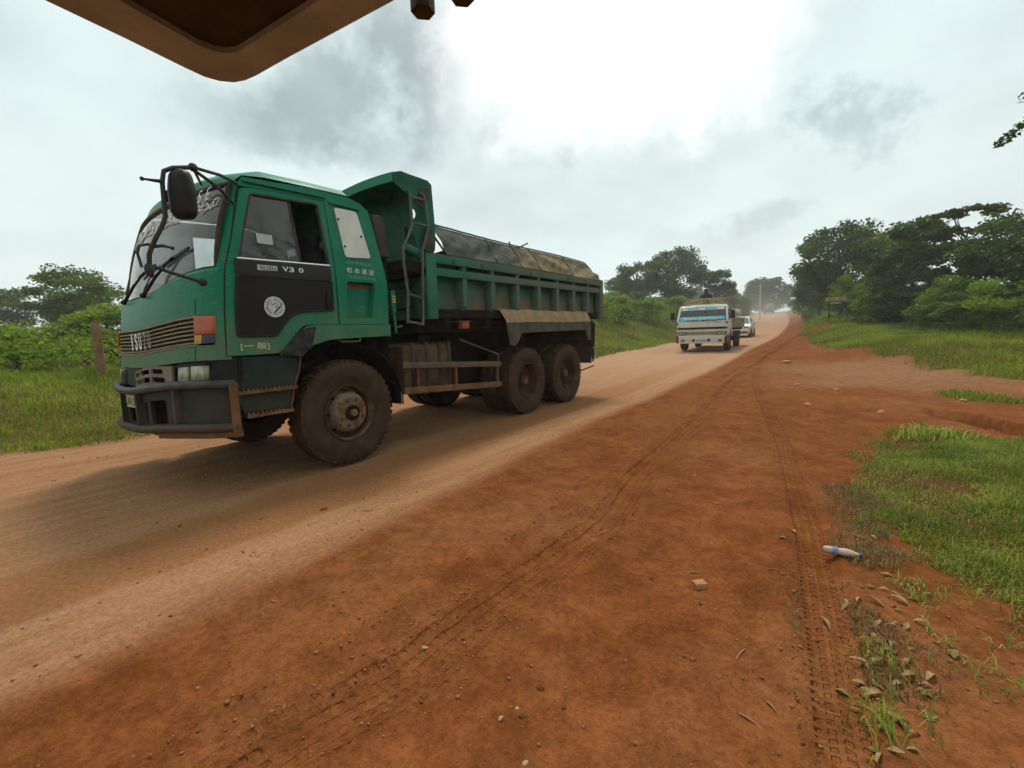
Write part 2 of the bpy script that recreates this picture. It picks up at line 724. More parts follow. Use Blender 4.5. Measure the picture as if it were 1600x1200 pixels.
def ground_z(x, y, fine=True):
    x = np.asarray(x, float); y = np.asarray(y, float)
    u = x - xc(y)
    z = zr(y)
    hw = half(y)
    # right-hand verge: level dirt, then a bank under the trees
    A = np.interp(y, [7, 12, 18, 24, 34, 60, 120, 200], [.02, .12, .35, .72, 1.1, 1.2, .9, .5])
    u0 = np.interp(y, [8, 30], [4.9, 3.5])
    wd = np.interp(y, [8, 30], [4.0, 2.2])
    z = z + A * sstep(0, 1, (u - u0) / wd)
    z = z + np.clip(u - 12, 0, 120) * .03
    # left-hand verge
    B = np.interp(y, [-20, 0, 5, 15, 25, 60, 120], [.6, .65, .8, 1.25, 1.6, 1.9, 1.2])
    z = z + B * sstep(0, 1, (-u - hw - .15) / 6.5)
    z = z + np.clip(-u - 14, 0, 120) * .025
    # dirt heap at the mouth of the side track, ditch in the verge
    z = z + .38 * np.exp(-(((x - 2.9) / .9) ** 2 + ((y - 27.5) / 3.0) ** 2))
    z = z + .20 * np.exp(-(((x - 6.9) / 1.7) ** 2 + ((y - 15.0) / 1.1) ** 2))
    d = np.hypot((x - 5.45 + .38 * (y - 5.0)) / .26, (y - 5.0) / 1.0) + (fbm(x * 3, y * 3, 3) - .5) * 1.1
    z = z - .36 * sstep(1.1, .6, d)
    d2 = np.hypot((x - 2.75) / .25, (y - 8.5) / .6) + (fbm(x * 4, y * 4, 3) - .5) * .9
    z = z - .05 * sstep(1.2, .3, d2)
    # grass clump in the foreground stands on a hummock
    z = z + .05 * sstep(1.2, .2, np.hypot((x - 5.0) / .75, (y - 2.2) / 2.1))
    if fine:
        onroad = sstep(hw + .3, hw - .2, np.abs(u))
        z = z + (fbm(x * .9, y * .9, 4) - .5) * (.05 * (1 - onroad) + .012 * onroad) * sstep(0, 6, np.abs(u) * 2)
        far = sstep(3, 9, np.abs(u + .4))
        z = z + (fbm(x * .35 + 5, y * .35, 4) - .5) * .5 * far * sstep(6, 14, np.hypot(x - 3.8, y + 2.6))
        # worn wheel paths on the road, graded lip along its edge
        z = z - .012 * (np.exp(-((u - .55) / .35) ** 2) + np.exp(-((u + 1.4) / .35) ** 2)) * onroad
        z = z + .022 * np.exp(-((u - 2.75) / .28) ** 2) * (.5 + fbm(x * 1.5, y * .7, 3))
        # ruts in the soft shoulder
        for a, w_, dp in TRACKS:
            du, along = track_dist(a, x, y)
            du = du + (fbm(along * 1.7, np.zeros_like(along) + w_ * 50, 3) - .5) * .10
            z = z - dp * np.exp(-(du / w_) ** 6) * (.55 + .9 * (fbm(x * 2.3, y * .8, 2) - .2)) + dp * .7 * np.exp(-((np.abs(du) - w_ * 1.35) / (w_ * .35)) ** 2) * (.3 + 1.1 * fbm(along * 3, du * 9, 2))
        # crumbs and clods
        z = z + (fbm(x * 7, y * 7, 3) - .5) * .024 * (1 - .75 * onroad) + (fbm(x * 17, y * 17, 2) - .5) * .010 * (1 - .6 * onroad)
        shoulder = sstep(2.4, 2.9, u) * sstep(7.5, 6.0, u)
        z = z + (fbm(x * 5 + y * .6, y * .9, 3) - .5) * .040 * shoulder + np.abs(fbm(x * 9, y * 2.5 + 8, 2) - .5) * -.03 * shoulder * sstep(.5, .62, fbm(x * 1.1 + 3, y * .5, 2))
        z = z + (fbm(x * 8, y * 1.5, 3) - .5) * .007 * onroad
    return z


def track_dist(a, x, y):
    """signed lateral distance to a track given as x(y), and the length along it"""
    ys, xs = a
    return x - np.interp(y, ys, xs), y


TRACKS = [
    (([-4, -1.167, -.589, .504, 2.643, 8.47, 14], [4.0, 3.935, 3.885, 3.775, 3.50, 2.48, 1.9]), .085, .020),
    (([-6, -2.13, -1.63, -.104, 1.09, 3.6, 9], [2.42, 2.49, 2.60, 2.69, 2.52, 2.40, 2.0]), .10, .026),
    (([-6, -1.92, -.53, 1.2, 4, 9], [2.15, 2.30, 2.38, 2.22, 2.1, 1.75]), .07, .018),
    (([-4, -.2, .97, 3, 7], [3.66, 3.60, 3.52, 3.35, 2.9]), .07, .008),
]


def graded(lo, hi, d, ratio, a, b):
    """grid lines: spacing d between lo and hi, growing outwards to a and b"""
    c = list(np.arange(lo, hi + d / 2, d))
    s, x = d, hi
    while x < b:
        s *= ratio
        x += s
        c.append(x)
    s, x = d, lo
    L = []
    while x > a:
        s *= ratio
        x -= s
        L.append(x)
    return np.array(L[::-1] + c)


GU = graded(1.7, 6.9, .032, 1.052, -420, 420)
iR = int(np.argmin(np.abs(GU - 2.62)))
iL = int(np.argmin(np.abs(GU + 2.75)))
GU[iR], GU[iL] = 2.62, -2.75
GY = graded(-2.9, 3.4, .034, 1.045, -110, 900)
UU, YY = np.meshgrid(GU, GY)
XX = UU + xc(YY)
ZZ = ground_z(XX, YY)
V = np.stack([XX, YY, ZZ], -1).reshape(-1, 3)
nU, nY = len(GU), len(GY)
idx = np.arange(nU * nY).reshape(nY, nU)
quad = np.stack([idx[:-1, :-1], idx[:-1, 1:], idx[1:, 1:], idx[1:, :-1]], -1)

GRASS_NEAR = [(4.443, 3.984), (4.849, 4.011), (5.429, 3.834), (7.5, 3.6), (7.5, -1.0), (4.55, -.62), (4.43, -.17), (4.31, .015), (4.21, .57), (4.197, .763), (4.113, 1.477), (4.2, 2.2), (4.27, 3.059)]


def poly_mask(poly, x, y):
    c = np.zeros(x.shape, bool)
    n = len(poly)
    j = n - 1
    for i in range(n):
        xi, yi = poly[i]; xj, yj = poly[j]
        with np.errstate(divide='ignore', invalid='ignore'):
            c ^= ((yi > y) != (yj > y)) & (x < (xj - xi) * (y - yi) / (yj - yi + 1e-12) + xi)
        j = i
    return c


def grass_amount(x, y):
    """0..1: how much grass grows here"""
    u = x - xc(y)
    hw = half(y)
    n = fbm(x * 1.3 + 40, y * 1.3, 4) - .5
    n2 = fbm(x * .6 + 7, y * .6 + 3, 3) - .5
    left = sstep(hw + .12, hw + .5, -u + n * .9)
    # the bank on the right: starts nearer the road the farther one goes
    ub = np.interp(y, [8, 10.3, 12.7, 18, 26.7, 40, 120], [8.0, 7.4, 6.6, 5.1, 3.9, 3.9, 4.2])
    right = sstep(0, .5, u - ub + n * 1.1)
    bare = sstep(.9, .45, np.hypot((x - 7.2) / 2.2, (y - 16.5) / .9) + n * 1.0)
    bare2 = sstep(.95, .5, np.hypot((x - 3.1) / .9, (y - 27.5) / 2.6) + n * 1.0)
    right = right * (1 - .9 * bare) * (1 - .8 * bare2)
    near = np.zeros(x.shape)
    dx, dy = x + n * .35, y + n2 * .5
    q = np.random.RandomState(3)
    m = np.zeros(x.shape)
    for _ in range(10):
        m = m + poly_mask(GRASS_NEAR, dx + q.normal(0, .14), dy + q.normal(0, .2))
    near = sstep(0, 1, m / 10 + (fbm(x * 5 + 2, y * 5, 3) - .5) * 1.1) * (m > 0)
    strip = sstep(1., .35, np.hypot((x - 5.75) / .55, (y - 7.5) / .55) + n * .8) + sstep(1., .35, np.hypot((x - 6.4) / .9, (y - 7.2) / .35) + n * .8)
    return np.clip(np.maximum.reduce([left, right, near, strip]), 0, 1)


GA = grass_amount(XX, YY)
d0, al0 = track_dist(TRACKS[0][0], XX, YY)
d1, al1 = track_dist(TRACKS[1][0], XX, YY)
side_tan = sstep(1.3, .3, np.hypot((XX - 5.5) / 3.6, (YY - 10.8) / 3.6) + (fbm(XX * .7, YY * .7, 4) - .5) * .8)
attrs = {'lat': (UU + np.interp(YY, [-3, -1, 3, 12], [-.28, -.25, .07, .1])).ravel(), 'grassy': GA.ravel(), 'tan': side_tan.ravel(), 'tv': d0.ravel(), 'tv1': d1.ravel()}

g = NT('laterite_soil')
lat, grs, tan_, tv, tv1 = g.attr('lat'), g.attr('grassy'), g.attr('tan'), g.attr('tv'), g.attr('tv1')
n_big = g.noise(.7, 3, .55)
n_mid = g.noise(2.6, 5, .6)
n_str = g.noise(2.2, 5, .6, (2.6, .22, 1))
n_fine = g.noise(38, 4, .65)
n_grit = g.noise(140, 2, .6)
uw = g.math('ADD', lat, g.math('MULTIPLY', g.math('SUBTRACT', n_str, .5), .55))
uw = g.math('ADD', uw, g.math('MULTIPLY', g.math('SUBTRACT', n_mid, .5), .35))
ue = g.math('ADD', lat, g.math('MULTIPLY', g.math('SUBTRACT', n_big, .5), .22))
pale = g.ramp(ue, 2.72, 2.34)
red = g.mix(g.ramp(n_mid, .3, .7), (.142, .0435, .0118), (.206, .068, .0210))
red = g.mix(g.math('MULTIPLY', g.ramp(n_big, .45, .7), .6), red, (.22, .087, .032))
red = g.mix(g.math('MULTIPLY', tan_, .62), red, (.255, .140, .076))
dusty = g.mix(g.ramp(n_str, .32, .68), (.272, .132, .062), (.325, .172, .089))
band = g.math('MULTIPLY', g.ramp(uw, 1.12, 1.32), g.ramp(uw, 1.98, 1.84))
dusty = g.mix(g.math('MULTIPLY', band, .85), dusty, (.255, .112, .046))
stain = g.math('MULTIPLY', g.ramp(g.noise(1.1, 4, .6, (1.5, .6, 1)), .52, .68), .55)
dusty = g.mix(stain, dusty, (.235, .105, .045))
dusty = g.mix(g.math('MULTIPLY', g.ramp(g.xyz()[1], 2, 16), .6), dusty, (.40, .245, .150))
mott = g.noise(8, 4, .62)
red = g.mix(g.ramp(mott, .35, .68), g.mix(1.0, red, (.84, .81, .80), 'MULTIPLY'), g.mix(1.0, red, (1.10, 1.12, 1.15), 'MULTIPLY'))
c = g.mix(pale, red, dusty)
soil = g.mix(n_mid, (.045, .032, .012), (.095, .060, .020))
c = g.mix(g.math('MULTIPLY', grs, .8), c, soil)
mult = g.ramp(g.math('ADD', g.math('MULTIPLY', n_fine, .6), g.math('MULTIPLY', n_grit, .4)), .3, .7, .68, 1.27)
mm = g.n('ShaderNodeMix', data_type='RGBA', blend_type='MULTIPLY')
mm.inputs[0].default_value = 1
g.l(c, mm.inputs[6])
cm = g.n('ShaderNodeCombineColor')
for i in range(3):
    g.l(mult, cm.inputs[i])
g.l(cm.outputs[0], mm.inputs[7])
c = mm.outputs[2]
# scattered small pale and dark grit
vo = g.n('ShaderNodeTexVoronoi')
g.l(g.coords(), vo.inputs['Vector'])
vo.inputs['Scale'].default_value = 34
grit = g.math('MULTIPLY', g.ramp(vo.outputs['Distance'], .17, .10), g.math('GREATER_THAN', g.n('ShaderNodeSeparateColor').outputs[0], .8))
sc_ = [n for n in g.t.nodes if n.bl_idname == 'ShaderNodeSeparateColor'][0]
g.l(vo.outputs['Color'], sc_.inputs[0])
c = g.mix(g.math('MULTIPLY', grit, .7), c, g.mix(sc_.outputs[1], (.09, .035, .013), (.36, .21, .12)))
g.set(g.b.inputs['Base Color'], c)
g.b.inputs['Roughness'].default_value = .93
g.b.inputs['Specular IOR Level'].default_value = .02
# relief: grit, and the tread pressed into two of the tracks
ys = g.xyz()[1]
n_wob = g.math('MULTIPLY', g.noise(14, 3, .6), .035)
w1 = g.math('SINE', g.math('MULTIPLY', g.math('ADD', g.math('ADD', ys, n_wob), g.math('MULTIPLY', g.math('ABSOLUTE', tv), .6)), 170.0))
tread = g.math('MULTIPLY', g.ramp(w1, -.2, .4), g.math('MULTIPLY', g.ramp(g.math('ABSOLUTE', tv), .085, .07), g.ramp(g.math('SINE', g.math('MULTIPLY', tv, 150.0)), -.3, .2)))
ridge = g.ramp(g.math('SINE', g.math('ADD', g.math('MULTIPLY', tv1, 118.0), g.math('MULTIPLY', g.noise(6, 3, .6), 5.0))), -.2, 1.0)
serr = g.ramp(g.math('SINE', g.math('MULTIPLY', g.math('ADD', ys, n_wob), 150.0)), -.6, .6, .45, 1.0)
tread2 = g.math('MULTIPLY', g.math('MULTIPLY', ridge, serr), g.ramp(g.math('ABSOLUTE', tv1), .19, .12))
wear = g.math('MULTIPLY', g.ramp(n_mid, .28, .46), g.ramp(g.noise(9, 4, .6), .28, .5))
hgt = g.math('SUBTRACT', g.math('ADD', g.math('MULTIPLY', n_fine, .8), g.math('MULTIPLY', n_grit, .35)), g.math('MULTIPLY', g.math('ADD', tread, g.math('MULTIPLY', tread2, .55)), g.math('MULTIPLY', wear, 1.6)))
hgt = g.math('ADD', hgt, g.math('MULTIPLY', grit, .5))
g.bump(hgt, .95, .014)
SOIL = g.mat


def sub_sheet(name, qs):
    q = qs.reshape(-1, 4)
    used, inv = np.unique(q, return_inverse=True)
    o = big_mesh(name, V[used], inv.reshape(-1, 4), SOIL, attrs={k: v[used] for k, v in attrs.items()}, smooth=True)
    return prop(o, kind='structure')


road = sub_sheet('road', quad[:, iL:iR])
ground = sub_sheet('ground', np.concatenate([quad[:, :iL].reshape(-1, 4), quad[:, iR:].reshape(-1, 4)]))


def gz(x, y):
    return float(ground_z(np.array([x]), np.array([y]))[0])

# ------------------------------------------------------------------ vegetation
RS = np.random.RandomState(5)
LEAF_DARK = leafmat('dark_leaf', (.022, .052, .009), (.118, .180, .028), .42)
LEAF_MID = leafmat('mid_leaf', (.036, .078, .008), (.170, .245, .028), .45)
LEAF_LIGHT = leafmat('light_leaf', (.062, .128, .008), (.265, .360, .032), .5)
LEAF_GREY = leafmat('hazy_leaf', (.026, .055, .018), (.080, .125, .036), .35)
GRASS_M = leafmat('grass_blade', (.070, .108, .006), (.290, .355, .032), .5)
GRASS_N = leafmat('grass_blade_near', (.095, .135, .010), (.41, .46, .080), .5)
GRASS_DRY = leafmat('dry_grass_blade', (.11, .075, .028), (.30, .225, .095), .3)
BARK = mat('bark', (.075, .055, .04), .9, var=.4, nscale=5, bump=.6, bscale=18)


def rand_dirs(n, rs):
    v = rs.normal(size=(n, 3))
    return v / np.linalg.norm(v, axis=1, keepdims=True)


def leaf_cards(P, size, rs, tint, aspect=.5, flat=.0, droop=None):
    """kite-shaped leaves at P, random facing; flat -> more level"""
    n = len(P)
    d = rand_dirs(n, rs)
    d[:, 2] *= (1 - flat)
    d /= np.linalg.norm(d, axis=1, keepdims=True)
    e = rand_dirs(n, rs)
    if flat:
        e = e * (1 - flat) + np.cross(d, np.array([0, 0, 1.0])) * flat + 1e-4
    s = np.cross(d, e)
    s /= np.linalg.norm(s, axis=1, keepdims=True) + 1e-9
    L = (size * rs.uniform(.6, 1.3, n))[:, None]
    a = P - d * L * .5
    b = P + d * L * .5
    m = P - d * L * .08
    nn = np.cross(d, s) * L * .12
    V = np.stack([a, m - s * L * aspect * .5 + nn, b, m + s * L * aspect * .5 + nn], 1).reshape(-1, 3)
    Fq = np.arange(n * 4).reshape(n, 4)
    return V, Fq, np.repeat(tint, 4)


def clump_points(centers, radii, per, rs, flatz=.7):
    n = len(centers)
    d = rand_dirs(n * per, rs)
    r = rs.uniform(0, 1, n * per) ** .45
    P = d * r[:, None]
    P[:, 2] *= flatz
    P = P * np.repeat(radii, per)[:, None] + np.repeat(centers, per, axis=0)
    return P, np.repeat(np.arange(n), per)


def crown_centers(shape, n, H, rad, rs, base):
    C, rr = [], []
    while len(C) < n:
        if shape == 'round':
            d = rand_dirs(1, rs)[0]
            r = rs.uniform(.35, 1) ** .5
            z = base + (H - base) * (.5 + .5 * d[2] * r)
            C.append((d[0] * r * rad, d[1] * r * rad, z)); rr.append(rad * rs.uniform(.18, .36))
        elif shape == 'layer':
            k = rs.randint(0, 6)
            z = base + (H - base) * (k + .6) / 6
            R_ = rad * (1.0 - .10 * k) * rs.uniform(.2, 1) ** .6
            t = rs.uniform(0, 6.283)
            C.append((R_ * math.cos(t), R_ * math.sin(t), z + rs.uniform(-.1, .1))); rr.append(rad * rs.uniform(.14, .24))
        elif shape == 'column':
            z = base + (H - base) * rs.uniform(0, 1)
            q = (z - base) / (H - base)
            R_ = rad * (math.sin(math.pi * (q * .8 + .14)) ** .7) * rs.uniform(.3, 1) ** .5
            t = rs.uniform(0, 6.283)
            C.append((R_ * math.cos(t), R_ * math.sin(t), z)); rr.append(rad * rs.uniform(.22, .38))
        elif shape == 'umbrella':
            R_ = rad * rs.uniform(0.05, 1) ** .5
            t = rs.uniform(0, 6.283)
            z = H - (H - base) * (.15 + .85 * (R_ / rad) ** 2) * rs.uniform(.6, 1.15)
            C.append((R_ * math.cos(t), R_ * math.sin(t), z)); rr.append(rad * rs.uniform(.13, .24))
    return np.array(C), np.array(rr)


TREE_MESH = {}


def tree_meshes(key, shape, H, rad, base, nc, per, leaf, m, seed, trunk_r=.14, flatz=.7, flat=.2):
    rs = np.random.RandomState(seed)
    C, rr = crown_centers(shape, nc, H, rad, rs, base)
    P, ci = clump_points(C, rr, per, rs, flatz)
    ct = rs.uniform(0, 1, nc)
    hz = (P[:, 2] - base) / (H - base)
    tint = np.clip(ct[ci] * .5 + rs.uniform(0, .5, len(P)), 0, 1)
    V_, F_q, tt = leaf_cards(P, np.full(len(P), leaf), rs, tint, .55, flat)
    me = big_mesh('crown_' + key, V_, F_q, m, attrs={'tint': tt})
    cm_ = me.data
    bpy.data.objects.remove(me, do_unlink=True)
    tb = MB()
    top = Vector((rs.uniform(-.3, .3), rs.uniform(-.3, .3), base + (H - base) * .72))
    pts = [Vector((0, 0, -.3)), Vector((0, 0, base * .3)), Vector((rs.uniform(-.15, .15), rs.uniform(-.15, .15), base * .8)), top * .75 + Vector((0, 0, base * .25)), top]
    tb.tube(pts, [trunk_r * 1.35, trunk_r, trunk_r * .85, trunk_r * .6, trunk_r * .25], 8)
    for i in range(0, nc, 2):
        c = Vector(C[i])
        q = rs.uniform(.35, .95)
        z0 = min(max(base * .55, c.z - rad * .5 - rs.uniform(0, .6)), top.z * .95)
        f = z0 / top.z
        st = Vector((top.x * f, top.y * f, z0))
        mid = (st + c) / 2 + Vector((0, 0, -.12 * rad))
        tb.tube([st, mid, c], [trunk_r * .38, trunk_r * .24, trunk_r * .08], 5)
    to = tb.build('trunk_' + key, BARK, smooth=60)
    tm_ = to.data
    bpy.data.objects.remove(to, do_unlink=True)
    TREE_MESH[key] = (tm_, cm_)


tree_meshes('round', 'round', 8.0, 3.2, 1.6, 88, 170, .26, LEAF_DARK, 1, .17)
tree_meshes('loose', 'round', 7.0, 2.9, 1.2, 62, 160, .24, LEAF_MID, 2, .15, .6)
tree_meshes('column', 'column', 7.0, 2.2, .3, 80, 190, .25, LEAF_DARK, 3, .14)
tree_meshes('layer', 'layer', 7.6, 3.1, 1.6, 80, 110, .22, LEAF_DARK, 4, .13, .22, .6)
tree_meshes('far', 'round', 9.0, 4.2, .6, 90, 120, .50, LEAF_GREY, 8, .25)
tree_meshes('bushy', 'round', 4.2, 2.4, .1, 60, 170, .20, LEAF_LIGHT, 9, .07)
tree_meshes('shrub', 'round', 2.3, 1.5, -.1, 40, 150, .15, LEAF_LIGHT, 10, .04)
tree_meshes('thicket', 'round', 3.0, 2.0, -.2, 48, 160, .19, LEAF_MID, 12, .05)


def tree(key, name, x, y, sx, sz, rz, label, group, cat='tree', parts=('trunk', 'crown'), z=None):
    t = empty(name, (x, y, (gz(x, y) if z is None else z) - .05), rz, label, cat, group)
    t.scale = (sx, sx, sz)
    for me, nm in zip(TREE_MESH[key], parts):
        o = bpy.data.objects.new(nm, me)
        COL.objects.link(o)
        o.parent = t
    return t


GR = 'trees on the bank right of the road'
tree('round', 'broadleaf_tree', 4.2, 36.5, .85, .80, .4, 'tall rounded tree behind the yellow signboard, first on the bank from the road', GR)
tree('loose', 'broadleaf_tree', 6.3, 34.0, .66, .74, 2.0, 'smaller thin-crowned tree filling the dip right of the tall rounded tree', GR)
tree('column', 'ivy_clad_tree', 6.9, 26.5, .74, .68, 1.1, 'dark upright creeper-clad tree between the rounded tree and the tiered tree', GR)
tree('layer', 'tiered_tree', 8.4, 24.8, .66, .66, .3, 'tree with flat tiered branches against the sky on the bank', GR)
tree('round', 'broadleaf_tree', 10.1, 23.3, .70, .56, 3.0, 'dense dark tree right of the tiered tree at the picture edge', GR)
tree('loose', 'broadleaf_tree', 12.2, 27.5, .8, .68, 5.0, 'tree half hidden behind the dense dark tree at the picture edge', GR)
tree('bushy', 'leafy_tree', 9.1, 20.4, .66, .46, .9, 'bright green bushy tree overhanging the right end of the grass bank', GR)
tree('bushy', 'leafy_tree', 8.1, 23.6, .55, .52, 2.4, 'low bright green bushy tree below the tiered tree', GR)
tree('bushy', 'leafy_tree', 4.9, 33.2, .62, .66, 4.0, 'low bushy tree growing round the signboard posts', GR)
tree('thicket', 'undergrowth_bush', 6.0, 27.5, .9, .75, .2, 'dark bush between the signboard and the creeper-clad tree', GR, 'bush', ('stem', 'foliage'))
tree('thicket', 'undergrowth_bush', 10.4, 18.6, .95, .60, 1.2, 'dark bush at the far right end of the grass bank', GR, 'bush', ('stem', 'foliage'))
tree('thicket', 'undergrowth_bush', 7.7, 21.8, .75, .46, 2.2, 'low bush in front of the creeper-clad tree on the grass', GR, 'bush', ('stem', 'foliage'))
tree('thicket', 'undergrowth_bush', 1.7, 60, 1.3, 1.0, 1.9, 'bush on the right verge beyond the signboard, before the crest', GR, 'bush', ('stem', 'foliage'))
tree('round', 'broadleaf_tree', 2.6, 52, .72, .66, 1.4, 'smaller tree close behind the signboard tree beside the road', GR)
tree('far', 'far_tree', 2.5, 82, .7, .62, .3, 'tree on the right verge near the crest of the road', GR)
# behind the left-hand verge
GL = 'trees beyond the left verge'
tree('round', 'broadleaf_tree', -13.4, 60, 1.16, 1.08, .7, 'tallest dark tree behind the white lorry', GL)
tree('round', 'broadleaf_tree', -17.6, 56.5, .95, .90, 2.2, 'dark tree to the left of the tallest one behind the white lorry', GL)
tree('column', 'broadleaf_tree', -8.7, 62, 1.0, .92, 3.9, 'narrow dark tree to the right of the tallest one behind the white lorry', GL)
tree('loose', 'broadleaf_tree', -20.5, 58, .8, .8, 1.0, 'small pale-edged tree at the end of the row behind the green truck bed', GL)
tree('thicket', 'banana_bush', -8.0, 68, 1.3, 1.35, .5, 'spiky-topped bush between the narrow tree and the utility pole', GL, 'bush', ('stem', 'foliage'))
tree('far', 'far_tree', -3.5, 158, 1.15, .80, 1.5, 'hazy tree at the crest right of the big one, behind the small buildings', GL)
tree('far', 'far_tree', 5.5, 150, 1.0, .70, 3.1, 'hazy tree at the crest where the right-hand trees end', GL)
tree('far', 'far_tree', -33, 140, 1.3, .85, 4.2, 'hazy tree on the skyline behind the narrow dark tree', GL)
tree('far', 'far_tree', -17.5, 128, .8, .5, 5.2, 'low hazy tree at the foot of the utility pole', GL)
tree('far', 'far_tree', -12.5, 152, 1.4, 1.26, .5, 'big hazy tree on the crest behind the utility pole', GL)
tree('far', 'far_tree', -24, 150, .8, .78, 2.5, 'small hazy tree on the crest left of the utility pole', GL)
tree('loose', 'open_crowned_tree', -34.5, 5.2, .92, .70, 1.2, 'tree with an open rounded crown rising behind the wooden post', GL)
tree('loose', 'broadleaf_tree', -33, 9.5, .85, .52, .2, 'leafy green tree between the open rounded crown and the truck cab', GL)
tree('round', 'broadleaf_tree', -56, 3.2, .95, .66, .2, 'dark rounded tree at the left edge of the picture', GL)
tree('round', 'broadleaf_tree', -54, 8.6, .7, .58, 1.9, 'lower dark tree next to the one at the left picture edge', GL)
tree('bushy', 'leafy_tree', -17.5, 2.5, .9, .46, .5, 'light green bush with drooping sprays behind the wooden post', GL, 'bush', ('stem', 'foliage'))
tree('thicket', 'undergrowth_bush', -14.0, 3.8, .9, .75, .5, 'dark bush between the wooden post and the truck cab', GL, 'bush', ('stem', 'foliage'))
tree('bushy', 'leafy_tree', -24, -.5, .95, .42, 3.5, 'low light green bush left of the wooden post', GL, 'bush', ('stem', 'foliage'))
tree('shrub', 'weed_shrub', -11.6, -.9, .7, .5, 2.5, 'small weedy shrub on the grass left of the wooden post', GL, 'shrub', ('stem', 'foliage'))
for i, (x, y, k, a, b, lb) in enumerate((
        (-10.2, 29, 'shrub', 1.25, .95, 'light green shrub on the bank just past the green truck tail'),
        (-12.2, 33, 'bushy', .95, .60, 'large shrub upper on the bank behind the green truck tail'),
        (-9.8, 36, 'shrub', 1.3, .95, 'light green shrub midway along the bank left of the white lorry'),
        (-12.0, 41, 'thicket', 1.25, .85, 'dark shrub high on the bank left of the white lorry'),
        (-10.0, 45, 'shrub', 1.4, 1.1, 'shrub on the bank directly behind the white lorry cab'),
        (-14.5, 27, 'thicket', 1.1, .8, 'dark shrub hidden low behind the green truck tail'),
        (-9.2, 54, 'shrub', 1.5, 1.2, 'shrub at the foot of the narrow dark tree'))):
    tree(k, 'bank_shrub', x, y, a, b, i * 1.3, lb, 'shrubs on the left bank', 'shrub', ('stem', 'foliage'))

# the limb that hangs into the picture at the upper right belongs to a tree standing outside it
ov = empty('overhanging_tree', (8.5, 5.8, gz(8.5, 5.8) - .05), 0, 'tree limb with small dark leaves hanging in at the upper right corner', 'tree')
b = MB()
b.tube([(0, 0, -.2), (.05, 0, 1.2), (0, .1, 2.4), (.1, .2, 3.4), (.0, .3, 5.0)], [.17, .13, .11, .08, .04], 8)
b.tube([(0, .1, 2.5), (-1.0, .35, 3.5), (-1.9, .75, 4.0), (-2.5, .85, 4.0), (-2.85, .82, 3.74)], [.06, .045, .03, .014, .005], 6)
b.tube([(-1.9, .75, 4.0), (-2.3, .8, 4.25), (-2.6, .9, 4.3)], [.02, .012, .005], 5)
br = np.random.RandomState(4)
for k in range(16):
    a = br.uniform(0, 6.28); r_ = br.uniform(1.0, 2.2)
    e_ = Vector((r_ * math.cos(a) * .9 + .5, r_ * math.sin(a) * .9 - .4, br.uniform(3.4, 6.0)))
    b.tube([(0, .15, br.uniform(2.2, 4.2)), e_ * .55 + Vector((0, 0, 1.2)), e_], [.04, .025, .008], 5)
    b.tube([e_ * .7 + Vector((0, 0, .8)), e_ + Vector((br.uniform(-.6, .6), br.uniform(-.6, .6), .4))], [.018, .005], 5)


def limb(p, d, L, r_, k):
    q_ = p + d * L
    b.tube([p, (p + q_) / 2 + Vector((br.uniform(-.1, .1), br.uniform(-.1, .1), .05)) * L * .6, q_], [r_, r_ * .8, r_ * .6], 5)
    if k:
        for _ in range(3 if k > 1 else 4):
            limb(q_, (d + Vector((br.uniform(-.8, .8), br.uniform(-.8, .8), br.uniform(-.3, .6)))).normalized(), L * br.uniform(.6, .8), r_ * .55, k - 1)


for d in ((.1, -.15, 1), (.35, -.5, .8), (-.1, -.6, .7), (.5, .1, .8)):
    limb(Vector((0, .3, 4.6)), Vector(d).normalized(), 1.6, .06, 3)
b.build('trunk', BARK, ov, smooth=60)
rs = np.random.RandomState(33)
CC = np.array([(-2.86, .82, 3.72), (-2.76, .83, 3.80), (-2.68, .85, 3.9), (-2.58, .86, 3.97), (-2.45, .86, 4.02), (-2.62, .9, 4.28), (-2.5, .86, 4.3), (-2.36, .82, 4.24), (-2.2, .8, 4.1), (-2.0, .76, 4.02), (-1.6, .6, 3.9), (.5, -.4, 5.6), (1.2, -.9, 5.2), (.9, .6, 5.9), (1.6, .2, 4.8), (.2, -1.2, 5.0), (1.3, -1.6, 4.6)])
PP, ci = clump_points(CC, np.array([.10] * 5 + [.13] * 6 + [.45] * 6), 34, rs, .6)
V_, Fq_, tt = leaf_cards(PP, np.full(len(PP), .075), rs, rs.uniform(0, .5, len(PP)), .5, .3)
big_mesh('crown', V_, Fq_, LEAF_DARK, ov, attrs={'tint': tt})


# --- grass: blades rooted on the ground
def blades(x, y, h, wd, rs, lean=.5, z=None):
    n = len(x)
    z = ground_z(x, y) if z is None else z
    t = rs.uniform(0, 6.283, n)
    dx, dy = np.cos(t), np.sin(t)
    ln = rs.uniform(.15, 1, n) * lean
    fx, fy = -dy * wd * .5, dx * wd * .5
    B0 = np.stack([x, y, z - .01], 1)
    M_ = np.stack([x + dx * h * ln * .35, y + dy * h * ln * .35, z + h * (.62 - .12 * ln)], 1)
    Tp = np.stack([x + dx * h * ln, y + dy * h * ln, z + h * (1 - .45 * ln)], 1)
    S = np.stack([fx, fy, np.zeros(n)], 1)
    V_ = np.stack([B0 - S, B0 + S, M_ + S * .8, M_ - S * .8, Tp + S * .12, Tp - S * .12], 1).reshape(-1, 3)
    k = np.arange(n)[:, None] * 6
    Fq_ = np.concatenate([k + np.array([0, 1, 2, 3]), k + np.array([3, 2, 4, 5])])
    return V_, Fq_


